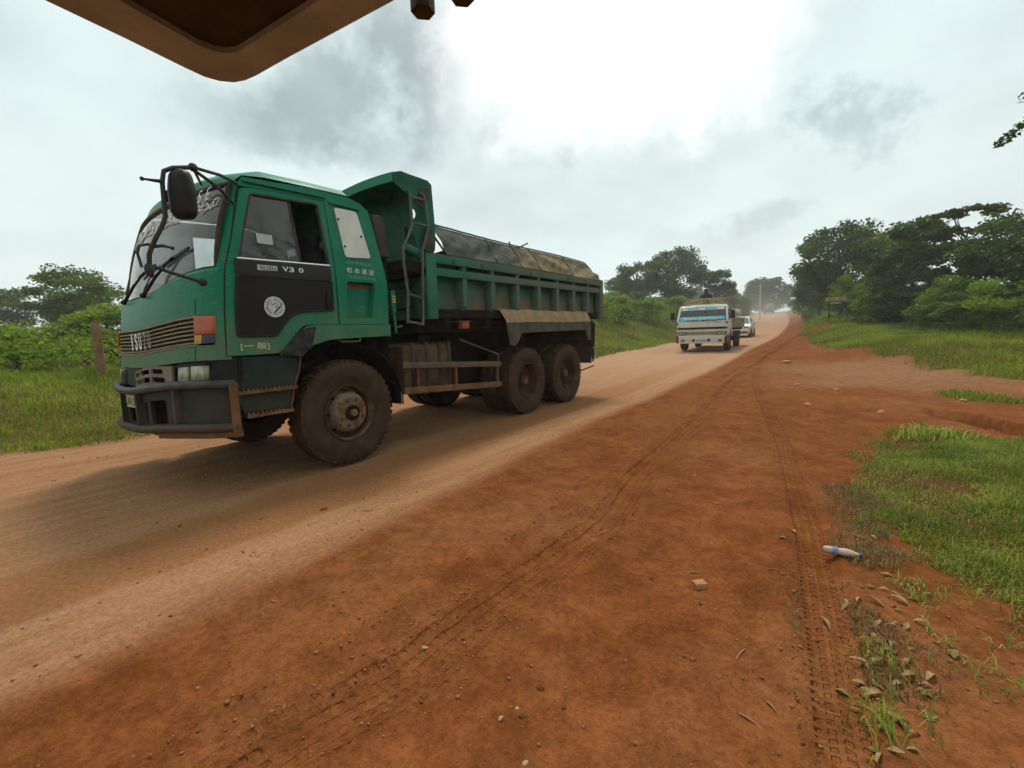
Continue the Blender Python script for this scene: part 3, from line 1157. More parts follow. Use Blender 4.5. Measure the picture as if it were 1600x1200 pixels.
def grass_obj(name, x, y, h, wd, m, seed, label, lean=.5, tint=None):
    rs = np.random.RandomState(seed)
    V_, Fq_ = blades(x, y, h, wd, rs, lean)
    tn = rs.uniform(0, 1, len(x)) if tint is None else tint
    o = big_mesh(name, V_, Fq_, m, attrs={'tint': np.repeat(tn, 6)})
    return prop(o, label, 'grass', None, 'stuff')


def scatter(x0, x1, y0, y1, n, rs, amount=grass_amount, thr=None):
    x, y = rs.uniform(x0, x1, n), rs.uniform(y0, y1, n)
    a = amount(x, y)
    k = rs.uniform(0, 1, n) < a
    return x[k], y[k]


rs = np.random.RandomState(21)
# foreground clump on the right
x, y = scatter(4.0, 7.2, -1.0, 4.1, 130000, rs)
pat = fbm(x * 2.2, y * 2.2, 3)
k = pat > .36 + rs.uniform(-.16, .14, len(x))
x, y, pat = x[k], y[k], pat[k]
h = (.018 + .055 * rs.uniform(0, 1, len(x)) ** 1.6) * (.4 + 1.1 * pat)
grass_obj('foreground_grass', x, y, h, .0055, GRASS_N, 1, 'short bright green grass growing in the near right foreground', 1.35, np.clip(.15 + .85 * fbm(x * 3 + 9, y * 3, 2) + rs.uniform(-.35, .35, len(x)) - .2, 0, 1))
x2, y2 = scatter(3.9, 7.2, -1.2, 4.2, 26000, rs)
k2 = fbm(x2 * 2.6 + 5, y2 * 2.6, 3) > .5
x2, y2 = x2[k2], y2[k2]
grass_obj('dead_stalks', x2, y2, .02 + .045 * rs.uniform(0, 1, len(x2)) ** 1.5, .004, GRASS_DRY, 12, 'straw-coloured dead stalks mixed into the foreground grass', 1.4)
# worn yellowed grass and sprigs along the track edge
n = 9000
yy_ = rs.uniform(-1.6, 1.6, n)
xx_ = 4.02 + .10 * np.sin(yy_ * 2.1) + rs.normal(0, .13, n) + .06 * (yy_ < -.4)
k = (fbm(xx_ * 4, yy_ * 4 + 2, 3) > .50) & (np.abs(xx_ - np.interp(yy_, *TRACKS[0][0])) > .08)
xx_, yy_ = xx_[k], yy_[k]
grass_obj('worn_grass', xx_, yy_, .02 + .04 * rs.uniform(0, 1, len(xx_)) ** 2, .0045, GRASS_DRY, 2, 'sparse yellowed grass worn thin along the tyre track', 1.0)
# taller tufts
for lab, (cx, cy, n, hh) in (('green grass tuft by the tread marks at the bottom edge', (4.02, -.98, 70, .11)), ('grass tuft among dead leaves beside the tread marks', (4.04, -.66, 60, .07)), ('leafy weed clump at the top of the foreground grass', (4.75, 3.75, 260, .16))):
    a = rs.normal(0, .05 if n < 100 else .16, n); b_ = rs.normal(0, .05 if n < 100 else .14, n)
    grass_obj('grass_tuft', cx + a, cy + b_, hh * rs.uniform(.5, 1.2, n), .0042 if n < 100 else .014, GRASS_N, 3, lab, 1.25)
# left verge
x, y = scatter(-13, -3.7, -9, 14, 120000, rs)
h = (.04 + .10 * rs.uniform(0, 1, len(x)) ** 1.6) * (.55 + .9 * fbm(x * .9, y * .9, 3)) * np.interp(-x, [3.7, 4.6, 8], [.55, .9, 1.2])
grass_obj('verge_grass', x, y, h, .017, GRASS_M, 4, 'lush grass on the left verge behind the green truck', .8, np.clip(fbm(x * 1.1, y * 1.1, 3) * 1.3 - .15 + rs.uniform(-.25, .25, len(x)), 0, 1))
x, y = scatter(-14, -2.5, 10, 75, 60000, rs)
grass_obj('verge_grass', x, y, .10 + .2 * rs.uniform(0, 1, len(x)), .035, GRASS_M, 5, 'grass on the left bank beyond the green truck', .7, np.clip(fbm(x * .6, y * .6, 3) * 1.2 - .1 + rs.uniform(-.2, .2, len(x)), 0, 1))
# right bank and the scattered patch before it
x, y = scatter(1.5, 13, 9, 34, 75000, rs)
grass_obj('bank_grass', x, y, (.05 + .13 * rs.uniform(0, 1, len(x))), .022, GRASS_M, 6, 'bright grass on the bank below the right-hand trees', .8, np.clip(fbm(x * .8, y * .8, 3) * 1.2 - .1 + rs.uniform(-.2, .2, len(x)), 0, 1))
x, y = scatter(-4, 8, 30, 120, 40000, rs)
grass_obj('bank_grass', x, y, .12 + .25 * rs.uniform(0, 1, len(x)), .06, GRASS_M, 7, 'grass on the right verge running up to the crest', .7)
x, y = scatter(4.9, 7.6, 6.4, 8.4, 9000, rs)
grass_obj('grass_patch', x, y, .03 + .06 * rs.uniform(0, 1, len(x)), .012, GRASS_M, 8, 'small isolated grass patch on the bare dirt above the gully', .8)


# --- scrub: broad-leaved weeds nobody could count
def scrub(name, x, y, hmax, leaf, m, seed, label, per=26):
    rs = np.random.RandomState(seed)
    n = len(x)
    z = ground_z(x, y)
    hh = hmax * rs.uniform(.45, 1, n) * (.5 + fbm(x * .45, y * .45, 3))
    t = rs.uniform(0, 1, (n, per)) ** .7
    P = np.stack([x[:, None] + rs.normal(0, .22, (n, per)) * (.4 + t), y[:, None] + rs.normal(0, .22, (n, per)) * (.4 + t), z[:, None] + hh[:, None] * t], -1).reshape(-1, 3)
    tint = np.clip(np.repeat(rs.uniform(0, .55, n), per) + rs.uniform(0, .45, n * per), 0, 1)
    V_, Fq_, tt = leaf_cards(P, np.full(len(P), leaf), rs, tint, .6, .35)
    o = big_mesh(name, V_, Fq_, m, attrs={'tint': tt})
    return prop(o, label, 'scrub', None, 'stuff')


def field(x0, x1, y0, y1, n, rs, cond):
    x, y = rs.uniform(x0, x1, n), rs.uniform(y0, y1, n)
    k = cond(x, y)
    return x[k], y[k]


x, y = field(-32, -9.3, -12, 16, 1500, rs, lambda x, y: (x < -10.0 - 1.5 * (fbm(x * .5, y * .5, 2) - .5) + .15 * y * 0))
scrub('roadside_scrub', x, y, 1.3, .13, LEAF_LIGHT, 41, 'tangled green scrub beyond the left verge', 30)
x, y = field(-26, -7.2, 13, 64, 2600, rs, lambda x, y: x < -8.2 - 1.2 * (fbm(x * .4, y * .4, 2) - .5) + xc(y) * .35 + .45)
scrub('roadside_scrub', x, y, 1.9, .17, LEAF_LIGHT, 42, 'weedy scrub covering the left bank beyond the green truck', 26)
x, y = field(3, 26, 17, 50, 2300, rs, lambda x, y: (x - xc(y) > np.interp(y, [17, 20, 26, 34, 50], [12, 10.4, 8.6, 6.6, 7.0])))
scrub('forest_undergrowth', x, y, 1.8, .17, LEAF_MID, 43, 'dark undergrowth filling the foot of the right-hand trees', 26)

# ------------------------------------------------------------------ green tipper truck
GREEN = (.005, .165, .090)
PAINT = mat('green_paint', GREEN, .36, 0, .10, 2.5, dust=.40, z=(1.0, 1.75), spec=.12, streak=.22, rust=.02, rscale=14)
PAINT_DULL = mat('faded_green_paint', (.012, .135, .078), .5, 0, .15, 3, dust=2.2, z=(1.1, 3.2), back=(1.2, 3.4, .06), dcol=(.125, .118, .088), rust=.12, rscale=6, spec=.18, streak=.25)
BED_PANEL = mat('tipper_panel_paint', (.010, .115, .072), .55, 0, .2, 3, dust=1.5, z=(1.50, 2.02), back=(1.2, 2.4, .3), dcol=(.20, .12, .065), rust=.16, rscale=5, spec=.15, streak=.2)
BLACK = mat('black_plastic', (.010, .010, .011), .45, 0, .3, 5, dust=.025, spec=.16)
STRIP = mat('charcoal_trim', (.022, .023, .024), .5, 0, .15, 5, dust=.02)
RUBBER = mat('black_rubber', (.014, .014, .014), .7, 0, .2, 8, dust=.25)
TYRE = mat('dusty_tyre', (.018, .015, .013), .9, 0, .25, 7, dust=.72, dcol=(.100, .053, .028), spec=.08, bump=.3, bscale=40)
RUSTM = mat('rusty_steel', (.10, .042, .020), .85, .1, .35, 9, dust=.45, bump=.4, bscale=50)
HUBM = mat('rusty_hub', (.17, .13, .085), .8, .1, .3, 10, dust=.3, rust=.62, rscale=8, bump=.4, bscale=60)
UNDER = mat('dark_underside', (.014, .012, .011), .9, 0, .3, 4, dust=.25, dcol=(.05, .03, .018), spec=.05)
GREYM = mat('grey_metal', (.07, .065, .06), .55, .4, .25, 6, dust=.45, rust=.1)
PIPE = mat('worn_bumper_pipe', (.055, .058, .058), .5, .2, .4, 9, dust=.8, z=(.5, .95), rust=.3, dcol=(.10, .048, .024))
TEAL = mat('dark_teal_steel', (.013, .026, .024), .6, .1, .2, 5, dust=.5, z=(.5, 1.2), rust=.14, dcol=(.12, .07, .04))
CHROME = mat('bright_trim', (.72, .72, .70), .25, .9, .08, 9)
WHITEB = mat('white_board', (.62, .60, .53), .6, 0, .06, 4, streak=.12)
LETTER_W = mat('white_lettering', (.70, .72, .68), .6, 0, .08, 20)
LETTER_F = mat('faded_lettering', (.16, .36, .26), .6, 0, .1, 30)
LETTER_C = mat('cream_lettering', (.62, .60, .36), .6, 0, .1, 30)
LETTER_K = mat('dark_lettering_and_shade', (.012, .014, .02), .6, 0, .1, 30)
LETTER_G = mat('green_mark', (.03, .10, .06), .6, 0, .1, 30)
AMBER = mat('amber_lens', (.36, .058, .005), .25, 0, .12, 6, spec=.6)
YELLOWL = mat('yellow_lens', (.45, .30, .06), .3, 0, .15, 6)
CLEARL = mat('lamp_glass', (.26, .26, .17), .2, .1, .4, 14, spec=.5)
GRILLE = mat('tan_grille', (.20, .185, .12), .6, 0, .15, 8, dust=.2)
GRDARK = mat('grille_dark', (.045, .042, .03), .8)
TARPM = NT('canvas_tarpaulin')
_p = TARPM.ramp(TARPM.xyz()[1], 2.6, 3.6)
_c = TARPM.mix(_p, (.095, .105, .092), (.215, .180, .105))
_c = TARPM.mix(TARPM.ramp(TARPM.noise(3, 6, .6), .35, .7, 0, .35), _c, TARPM.mix(_p, (.15, .15, .12), (.29, .20, .115)))
TARPM.set(TARPM.b.inputs['Base Color'], _c)
TARPM.b.inputs['Roughness'].default_value = .95
TARPM.b.inputs['Specular IOR Level'].default_value = .04
TARPM.bump(TARPM.noise(7, 5, .55, (1, 2.2, .7), .6), .85, .045)
TARPM = TARPM.mat
MUD = mat('dried_mud', (.080, .048, .026), .95, 0, .45, 5, bump=.7, bscale=25)
TANP = mat('dusty_fender_top', (.30, .205, .11), .9, 0, .18, 5, bump=.25, bscale=30, rust=.05)
SEATM = mat('cab_upholstery', (.03, .03, .032), .9)
GLASS = glass('window_glass', (.42, .46, .47), 1.4, .22, .75)
WSGLASS = glass('windscreen_glass', (.62, .68, .67), 1.1, .30, .8)



def worn(m, chip=.5, dent=.06):
    """chips along with shallow dents on painted sheet metal"""
    t = NT.__new__(NT)
    t.mat = m; t.t = m.node_tree; t.b = t.t.nodes['Principled BSDF']; t.co = None
    src = t.b.inputs['Base Color'].links[0].from_socket
    a = t.ramp(t.noise(34, 5, .7), .60, .635)
    bb = t.ramp(t.noise(3.2, 4, .6), .47, .62)
    f = t.math('MULTIPLY', t.math('MULTIPLY', a, bb), chip)
    c = t.mix(f, src, (.045, .030, .020))
    scr = t.math('MULTIPLY', t.ramp(t.noise(16, 5, .6, (.6, .6, 6)), .615, .65), t.ramp(t.noise(2.3, 3, .5), .5, .62))
    c = t.mix(t.math('MULTIPLY', scr, chip * .7), c, (.22, .27, .22))
    film = t.math('MULTIPLY', t.ramp(t.noise(1.6, 6, .6), .45, .75), .11)
    c = t.mix(film, c, (.20, .17, .12))
    spl = t.math('MULTIPLY', t.ramp(t.noise(11, 7, .7), .52, .66), t.ramp(t.xyz()[2], 1.62, 1.12, 0, .55))
    c = t.mix(spl, c, (.17, .085, .042))
    t.set(t.b.inputs['Base Color'], c)
    t.bump(t.noise(2.4, 3, .5), dent, .06)


worn(PAINT, .8, .10)
worn(PAINT_DULL, .9, .2)
worn(BED_PANEL, .7, .25)
truck = empty('tipper_truck', (0, 0, 0), 0, 'large green tipper truck with a tarpaulin-covered load on the dirt road', 'truck')
TR = truck


def wside(h):
    return 0.0 if h < 1.88 else .155 * (h - 1.88)


def near(s, h, d):      # d: depth inwards from the near side skin
    return T(s, wside(h) + d, h)


def far(s, h, d):
    return T(s, 2.30 - wside(h) - d, h)


_pw = [0, .03, .08, .18, .4, .75, 1.15]
_ps = [-1.062, -1.115, -1.155, -1.20, -1.25, -1.29, -1.305]


def prof(w):
    return float(np.interp(min(w, 2.30 - w), _pw, _ps))


def fprof(w, h):
    return prof(w) + .09 * (h - 1.3)


WS = [0, .015, .03, .055, .08, .13, .18, .28, .4, .57, .75, .95, 1.15]
WS = WS + [2.30 - x for x in reversed(WS[:-1])]


def drop(w):
    t = min(1, max(0, w / 1.3))
    return t * t * (3 - 2 * t)


def FT(s, w, h):
    """front of the cab: its lines sag towards the middle and the cab leans a little to the far side"""
    return T(s, w, h - drop(w) * float(np.interp(h, [.5, 1.12, 1.25, 1.46, 1.80, 2.0, 2.5], [.085, .07, .07, .08, .165, .13, .04])))


def front_strip(name, h0, h1, m, parent, w0=0.0, w1=2.30, push=0.0, th=.03, nh=3, bevel=0):
    ws = sorted({w0, w1} | {w for w in WS if w0 < w < w1})
    b_ = MB()
    outer = [[FT(fprof(w, h) - push, w, h) for w in ws] for h in np.linspace(h0, h1, nh + 1)]
    inner = [[FT(fprof(w, h) - push + th, w, h) for w in ws] for h in np.linspace(h0, h1, nh + 1)]
    b_.loft(outer).loft(inner)
    b_.loft([outer[0], inner[0]]).loft([outer[-1], inner[-1]])
    b_.loft([[r[0] for r in outer], [r[0] for r in inner]]).loft([[r[-1] for r in outer], [r[-1] for r in inner]])
    return b_.build(name, m, parent, bevel=bevel, smooth=40)


# --- cab shell
cab = MB()
# roof: rings across the width
rows = []
for s, he, bow in ((-.865, 2.50, .11), (-.845, 2.545, .105), (-.79, 2.595, .09), (-.60, 2.625, .05), (-.2, 2.645, .01), (.2, 2.655, 0), (.33, 2.625, 0), (.40, 2.565, 0), (.43, 2.49, 0)):
    row = []
    for k in range(25):
        q = k / 24
        e = wside(he) + .012
        w = e + (2.30 - 2 * e) * q
        a = abs(2 * q - 1)
        row.append(T(s - bow * (1 - a ** 2), w, he + (.062 if s > -.85 else .02) * (1 - a ** 5) + (.045 if -.62 < s < .25 and .04 < q < .96 else 0)))
    rows.append(row)
cab.loft(rows)
SHELL = [(-.065, 1.39), (.515, 1.39), (.53, 1.74), (.50, 2.0), (.42, 2.54), (.33, 2.605), (.2, 2.635), (-.2, 2.63), (-.79, 2.58), (-.855, 2.50), (-.075, 2.545)]
POCK = rounded([(.042, 1.80), (.372, 1.808), (.31, 1.445), (.02, 1.445)], .035)
cab.panel(SHELL, near, .03, holes=[POCK], step=.12)
cab.panel(SHELL, far, .03, step=.12)
# rear wall with a window
cab.panel([(.02, 1.3), (2.28, 1.3), (2.28, 1.9), (2.18, 2.55), (.12, 2.55), (.02, 1.9)], lambda a, c, d: T(.50 - .13 * max(0, c - 1.75) - d, a, c), .03, holes=[[(.55, 1.98), (1.75, 1.98), (1.72, 2.36), (.58, 2.36)]])
cab.tb(-1.05, .5, .04, 2.26, 1.30, 1.335)
cab_o = cab.build('cab_shell', [PAINT], TR, smooth=32)
# A-pillars
for sgn, nm in ((near, 'n'), (far, 'f')):
    b = MB()
    pts = [(-1.075, 1.14), (-1.055, 1.5), (-1.03, 1.80), (-.965, 2.05), (-.855, 2.50)]
    rin = []
    for s, h in pts:
        k = .075 if h > 1.75 else .03
        rin.append([sgn(s, h, 0), sgn(s - .012, h, .012), sgn(s - .03 - (.02 if h > 1.7 else 0), h, k), sgn(s + .03, h, k + .01), sgn(s + .04, h, .03)])
    b.loft(rin, closed=True, caps=True)
    b.build('a_pillar', PAINT, TR, smooth=40)
# front skin
front_strip('front_panel', 1.465, 1.80, PAINT, TR, 0, 2.30)
front_strip('front_apron', 1.115, 1.235, PAINT, TR, 0, 2.30)
front_strip('corner_panel', 1.235, 1.465, PAINT, TR, 0, .05)
front_strip('corner_panel', 1.235, 1.465, PAINT, TR, 2.25, 2.30)
# seams between the front panels
for w in (.205, 2.095):
    for h0, h1 in ((1.118, 1.232), (1.47, 1.60)):
        b = MB()
        b.tube([FT(fprof(w, h) - .001, w, h) for h in np.linspace(h0, h1, 5)], .003, 4)
        b.build('panel_seam', BLACK, TR)
# cowl ledge below the glass
b = MB()
ws = [w for w in WS if .03 <= w <= 2.27]
b.loft([[FT(fprof(w, 1.80), w, 1.80) for w in ws], [FT(fprof(w, 1.80) + .02, w, 1.825) for w in ws], [FT(fprof(w, 1.8) + .085, w, 1.835) for w in ws], [FT(fprof(w, 1.8) + .2, w, 1.80) for w in ws]])
b.build('cowl', PAINT, TR)
# grille
gr = front_strip('grille', 1.235, 1.465, GRDARK, TR, .19, 2.11, -.03, .02)
for i in range(7):
    h = 1.25 + i * .0333
    front_strip('slat', h, h + .012, GRILLE, gr, .19, 2.11, .004, .03, 1)
front_strip('grille_rim', 1.452, 1.466, GRILLE, gr, .18, 2.12, .007, .02, 1)
front_strip('grille_rim', 1.232, 1.243, GRILLE, gr, .18, 2.12, .007, .02, 1)
for i, ch in enumerate('ISUZU'):
    w = 1.30 - i * .10
    text_on('letter', ch, FT(fprof(w, 1.33) - .018, w, 1.272), (1, 0, 0), (0, 0, 1), .026 if ch == 'I' else .066, .15, LETTER_W if i < 3 else mat('grey_letter', (.30, .29, .24), .6), gr, .003, 0, .03)  # last two letters in a greyer tone
# corner indicators
for side_, (wa, wb) in (('n', (.045, .19)), ('f', (2.11, 2.255))):
    ind = front_strip('indicator', 1.318, 1.46, AMBER, TR, wa, wb, .022, .05, 3, .006)
    lo = (wa, wb - .0) if side_ == 'n' else (wa, wb)
    mid = wa + .06 if side_ == 'f' else wb - .06
    front_strip('side_lamp', 1.246, 1.316, YELLOWL, ind, min(mid, wb if side_ == 'n' else wa), max(mid, wb if side_ == 'n' else wa), .018, .045, 2, .005)
    front_strip('lamp_holder', 1.246, 1.316, mat('grey_lamp_holder', (.05, .055, .07), .5), ind, wa if side_ == 'n' else mid, mid if side_ == 'n' else wb, .017, .045, 2, .005)
# headlamp band
hb = front_strip('headlamp_panel', .945, 1.112, BLACK, TR, .0, .50, -.035, .03)
hb2 = front_strip('headlamp_panel', .945, 1.112, BLACK, TR, 1.28, 2.30, -.035, .03)
for w0, hp, lab in ((.125, hb, 'lit'), (.285, hb, ''), (1.88, hb2, ''), (2.04, hb2, '')):
    front_strip('headlamp', .962, 1.078, CLEARL, hp, w0, w0 + .125, .008, .045, 2, .008)
    front_strip('headlamp_rim', .952, .960, GREYM, hp, w0 - .02, w0 + .155, .012, .04, 1)
front_strip('headlamp_rim', 1.082, 1.094, BLACK, hb, .10, .46, .012, .04, 1)
# bent middle grille plate
b = MB()
P0 = lambda w_, h, d: (lambda w: FT(prof(w) - .035 + d + .02 * math.sin(w * 5) + .02 * (h - 1.0), w, h + .012 * math.sin(w * 9)))(w_ - .36)
b.panel(rounded([(.88, .945), (1.60, .955), (1.60, 1.095), (.88, 1.112)], .03), P0, .018, holes=[rounded(hh, .01, 2) for hh in ([(.98, .975), (1.17, .975), (1.17, 1.018), (.98, 1.018)], [(1.20, .975), (1.36, .975), (1.36, 1.018), (1.20, 1.018)], [(1.39, .98), (1.54, .98), (1.54, 1.018), (1.39, 1.018)], [(1.0, 1.045), (1.17, 1.045), (1.17, 1.085), (1.0, 1.085)], [(1.20, 1.045), (1.40, 1.045), (1.40, 1.082), (1.20, 1.082)], [(1.43, 1.045), (1.55, 1.045), (1.55, 1.08), (1.43, 1.08)])], step=.06)
b.build('centre_grille_plate', mat('dented_grey_plate', (.16, .155, .13), .6, .2, .3, 6, dust=.35, rust=.1), TR)
front_strip('bumper_backing', .50, .93, UNDER, TR, .25, 2.05, -.14, .02)  # dark sheets added behind the front openings so they look shaded
front_strip('grille_backing', .93, 1.13, UNDER, TR, .0, 2.30, -.09, .02)

# --- windscreen
Wn = 22


def wsp(q, v, d=0.0):
    w = .085 + (2.30 - .17) * q
    e = .02 * v
    w = w + (e if q < .5 else -e) * abs(2 * q - 1)
    a = abs(2 * q - 1)
    sb = fprof(w, 1.83) + .055
    stp = -.885 - .105 * (1 - a ** 2)
    h = 1.832 + (2.505 - 1.832 + .02 * (1 - a ** 2)) * v
    return FT(sb + (stp - sb) * v - .025 * math.sin(math.pi * v) + d, w, h)


b = MB()
b.loft([[wsp(k / Wn, v / 8) for k in range(Wn + 1)] for v in range(9)])
ws_o = b.build('windscreen', WSGLASS, TR)
b = MB()
loop = [wsp(k / Wn, 0, -.004) for k in range(Wn + 1)] + [wsp(1, v / 8, -.004) for v in range(1, 9)] + [wsp(k / Wn, 1, -.004) for k in range(Wn - 1, -1, -1)] + [wsp(0, v / 8, -.004) for v in range(7, 0, -1)]
b.tube(loop, .019, 6, closed=True)
b.build('seal', RUBBER, ws_o)
# white scrollwork decal along the top of the glass
b = MB()
for k in range(30):
    q = .05 + k * .0315
    v0 = .80 - .05 * math.sin(k * .9)
    pts = [wsp(q + .018 * math.cos(t) * (1 + .3 * math.sin(k)), v0 + .045 * math.sin(t * (1 + k % 2)) + .02 * math.cos(t * 2), -.006) for t in np.linspace(0, 5.2, 12)]
    b.tube(pts, .004, 4)
b.tube([wsp(q, .735 + .012 * math.sin(q * 40), -.006) for q in np.linspace(.03, .97, 60)], .004, 4)
b.build('scroll_decal', LETTER_W, ws_o)
for i, ch in enumerate('SE'):
    p = wsp(.17 - i * .055, .83, -.012)
    text_on('decal_letter', ch, p, R1.normalized() * 0 + Vector((1, -.10, 0)), Vector((0, .25, 1)), .10, .10, LETTER_W, ws_o, .004, .25)
# wipers
for w0, w1 in ((1.02, .5), (1.62, 1.1)):
    b = MB()
    q0 = (w0 - .085) / 2.13
    b.tube([FT(fprof(w0, 1.8) - .02, w0, 1.81), wsp(q0 - .08, .14, -.045), wsp(q0 - .19, .27, -.03)], [.016, .013, .009], 6)
    b.beam(wsp(q0 - .10, .24, -.02), wsp(q0 - .30, .30, -.02), .014, .022)
    b.sphere(FT(fprof(w0, 1.8) - .02, w0, 1.815), .025, 8, 6)
    b.build('wiper', BLACK, TR)
# interior
for w0 in (.25, 1.45):
    b = MB()
    b.tb(-.55, -.05, w0, w0 + .55, 1.45, 1.62)
    b.tb(-.08, .06, w0, w0 + .55, 1.55, 2.12)
    b.tb(-.06, .04, w0 + .14, w0 + .41, 2.11, 2.3)
    b.build('seat', SEATM, TR, bevel=.03)
b = MB()
b.tb(-1.08, -.86, .1, 2.2, 1.3, 1.63)
b.build('dashboard', SEATM, TR, bevel=.02)
b = MB()
Msw = Matrix.Translation(T(-.62, 1.72, 1.84)) @ Matrix.Rotation(R(-30), 4, 'X')
b.tube([Msw @ Vector((.22 * math.cos(t), .22 * math.sin(t), 0)) for t in np.linspace(0, 6.283, 25)[:-1]], .014, 6, closed=True)
b.tube([Msw @ Vector((-.22, 0, 0)), Msw @ Vector((.22, 0, 0))], .012, 5)
b.tube([Msw @ Vector((0, 0, 0)), Msw @ Vector((0, -.05, -.4))], .02, 6)
b.build('steering_wheel', BLACK, TR)

# --- doors
DOOR = [(-1.078, 1.142), (-.68, 1.146), (-.635, 1.175), (-.47, 1.35), (-.43, 1.378), (-.38, 1.386), (-.083, 1.388), (-.083, 2.537), (-.70, 2.507), (-.80, 2.49), (-.835, 2.47), (-.965, 2.02), (-1.032, 1.81), (-1.06, 1.5)]
WIN = rounded([(-.755, 2.452), (-.155, 2.492), (-.128, 1.935), (-.925, 1.905)], .035)
PANEL = rounded([(-.958, 1.775), (-.128, 1.79), (-.130, 1.515), (-.40, 1.503), (-.52, 1.475), (-.60, 1.40), (-.685, 1.292), (-.995, 1.292), (-.985, 1.55)], .03)
for fn, tag_ in ((near, 'n'), (far, 'f')):
    b = MB()
    b.panel(DOOR, lambda a, c, d, fn=fn: fn(a, c, d - .004), .035, holes=[WIN], step=.11)
    door = b.build('door', PAINT, TR, smooth=30)
    b = MB()
    b.tube([fn(x_, y_, .004) for x_, y_ in DOOR], .009, 4, closed=True)
    b.build('door_gap', LETTER_K, door)
    b = MB()
    b.panel([(-.962, 1.90), (-.128, 1.922), (-.128, 1.795), (-.965, 1.780)], lambda a, c, d, fn=fn: fn(a, c, d - .016), .014)
    b.build('name_strip', STRIP, door, bevel=.003)
    b = MB()
    b.panel(PANEL, lambda a, c, d, fn=fn: fn(a, c, d - .012), .012)
    pn = b.build('lower_door_panel', BLACK, door)
    b = MB()
    b.tube([fn(x_, y_, -.013) for x_, y_ in PANEL], .008, 5, closed=True)
    b.build('panel_rim', STRIP, door)
    b = MB()
    b.tube([fn(-.945, 1.905, -.014), fn(-.135, 1.93, -.014)], .009, 6)
    b.build('chrome_strip', CHROME, door)
    b = MB()
    b.tube([fn(x_, y_, 0.002) for x_, y_ in WIN], .012, 5, closed=True)
    b.tube([fn(-.425, 2.475, .012), fn(-.40, 1.925, .012)], .011, 5)
    b.build('window_seal', RUBBER, door)
    b = MB()
    b.panel([(-.755, 2.45), (-.425, 2.472), (-.40, 1.925), (-.92, 1.907)], lambda a, c, d, fn=fn: fn(a, c, d + .012), .004)
    b.build('window_pane', GLASS, door)
    b = MB()
    b.panel(rounded([(-.225, 1.70), (-.150, 1.705), (-.160, 1.535), (-.225, 1.53)], .015), lambda a, c, d, fn=fn: fn(a, c, d - .018), .008)
    b.tube([fn(-.188, 1.69, -.03), fn(-.196, 1.55, -.03)], .013, 6)
    b.build('door_handle', BLACK, door, bevel=.003)
    if tag_ == 'n':
        b = MB()
        b.panel([(-.795, 1.868), (-.636, 1.872), (-.636, 1.832), (-.795, 1.826)], lambda a, c, d: near(a, c, d - .020), .005)
        b.build('name_plate', mat('badge_plate', (.55, .55, .47), .45, .2, .1, 9), door)
        text_on('lettering', 'ISUZU', near(-.780, 1.834, -.0215), (0, 1, 0), (0, 0, 1), .13, .029, LETTER_K, door, .001, 0, .015)
        text_on('lettering', 'V', near(-.590, 1.834, -.017), (0, 1, 0), (0, 0, 1), .052, .042, LETTER_W, door, .002, 0, .02)
        text_on('lettering', '3', near(-.533, 1.834, -.017), (0, 1, 0), (0, 0, 1), .044, .042, LETTER_W, door, .002, 0, .02)
        text_on('lettering', '0', near(-.448, 1.836, -.017), (0, 1, 0), (0, 0, 1), .044, .042, LETTER_W, door, .002, 0, .02)
        # sticker in the window
        b = MB()
        b.panel(rounded([(-.755, 2.135), (-.625, 2.135), (-.625, 2.052), (-.755, 2.052)], .012), lambda a, c, d: near(a, c, d + .004), .003)
        b.build('window_sticker', mat('paper_sticker', (.42, .45, .42), .7), door)
        # round club sticker
        b = MB()
        cx, cy, rr_ = -.683, 1.533, .086
        b.panel([(cx + rr_ * math.cos(t), cy + rr_ * math.sin(t)) for t in np.linspace(0, 6.2832, 33)[:-1]], lambda a, c, d: near(a, c, d - .0165), .003)
        stk = b.build('round_sticker', mat('pale_sticker', (.56, .58, .60), .5, 0, .03), door, smooth=0)
        for txt, a0, a1, hh, flip in (('SAFARI CLUB', 232, 22, .021, 1), ('KAWENCY', 262, 367, .015, -1)):
            for i, ch in enumerate(txt):
                if ch == ' ':
                    continue
                a = R(a0 + (a1 - a0) * i / (len(txt) - 1))
                out = Vector((math.cos(a), math.sin(a)))
                tn = Vector((out.y, -out.x)) * flip
                upv = out * flip
                rad_ = .052 if flip == 1 else .068
                wch = hh * (.35 if ch == 'I' else .8)
                o2 = Vector((cx, cy)) + out * rad_ - tn * wch / 2
                text_on('lettering', ch, near(o2.x, o2.y, -.0178), (0, tn.x, tn.y), (0, upv.x, upv.y), wch, hh, LETTER_K, stk if False else door, .0012, 0, .02)
        b = MB()
        b.tube([near(cx - .03 + .03 * q, cy + .03 - .012 * math.sin(q * 3), -.018) for q in np.linspace(0, 1, 6)] + [near(cx + .012 + .012 * math.cos(t), cy + .012 + .016 * math.sin(t), -.018) for t in np.linspace(1.5, -2.6, 10)], .0035, 4)
        b.panel([(cx - .012, cy - .045), (cx + .045, cy + .012), (cx + .055, cy + .002), (cx - .002, cy - .055)], lambda a, c, d: near(a, c, d - .0178), .001)
        b.build('sticker_emblem', LETTER_G, door)
        text_on('lettering', '[一 般]', near(-.975, 1.180, -.006), (0, 1, 0), (0, 0, 1), .225, .062, LETTER_C, door, .002)
    else:
        pass
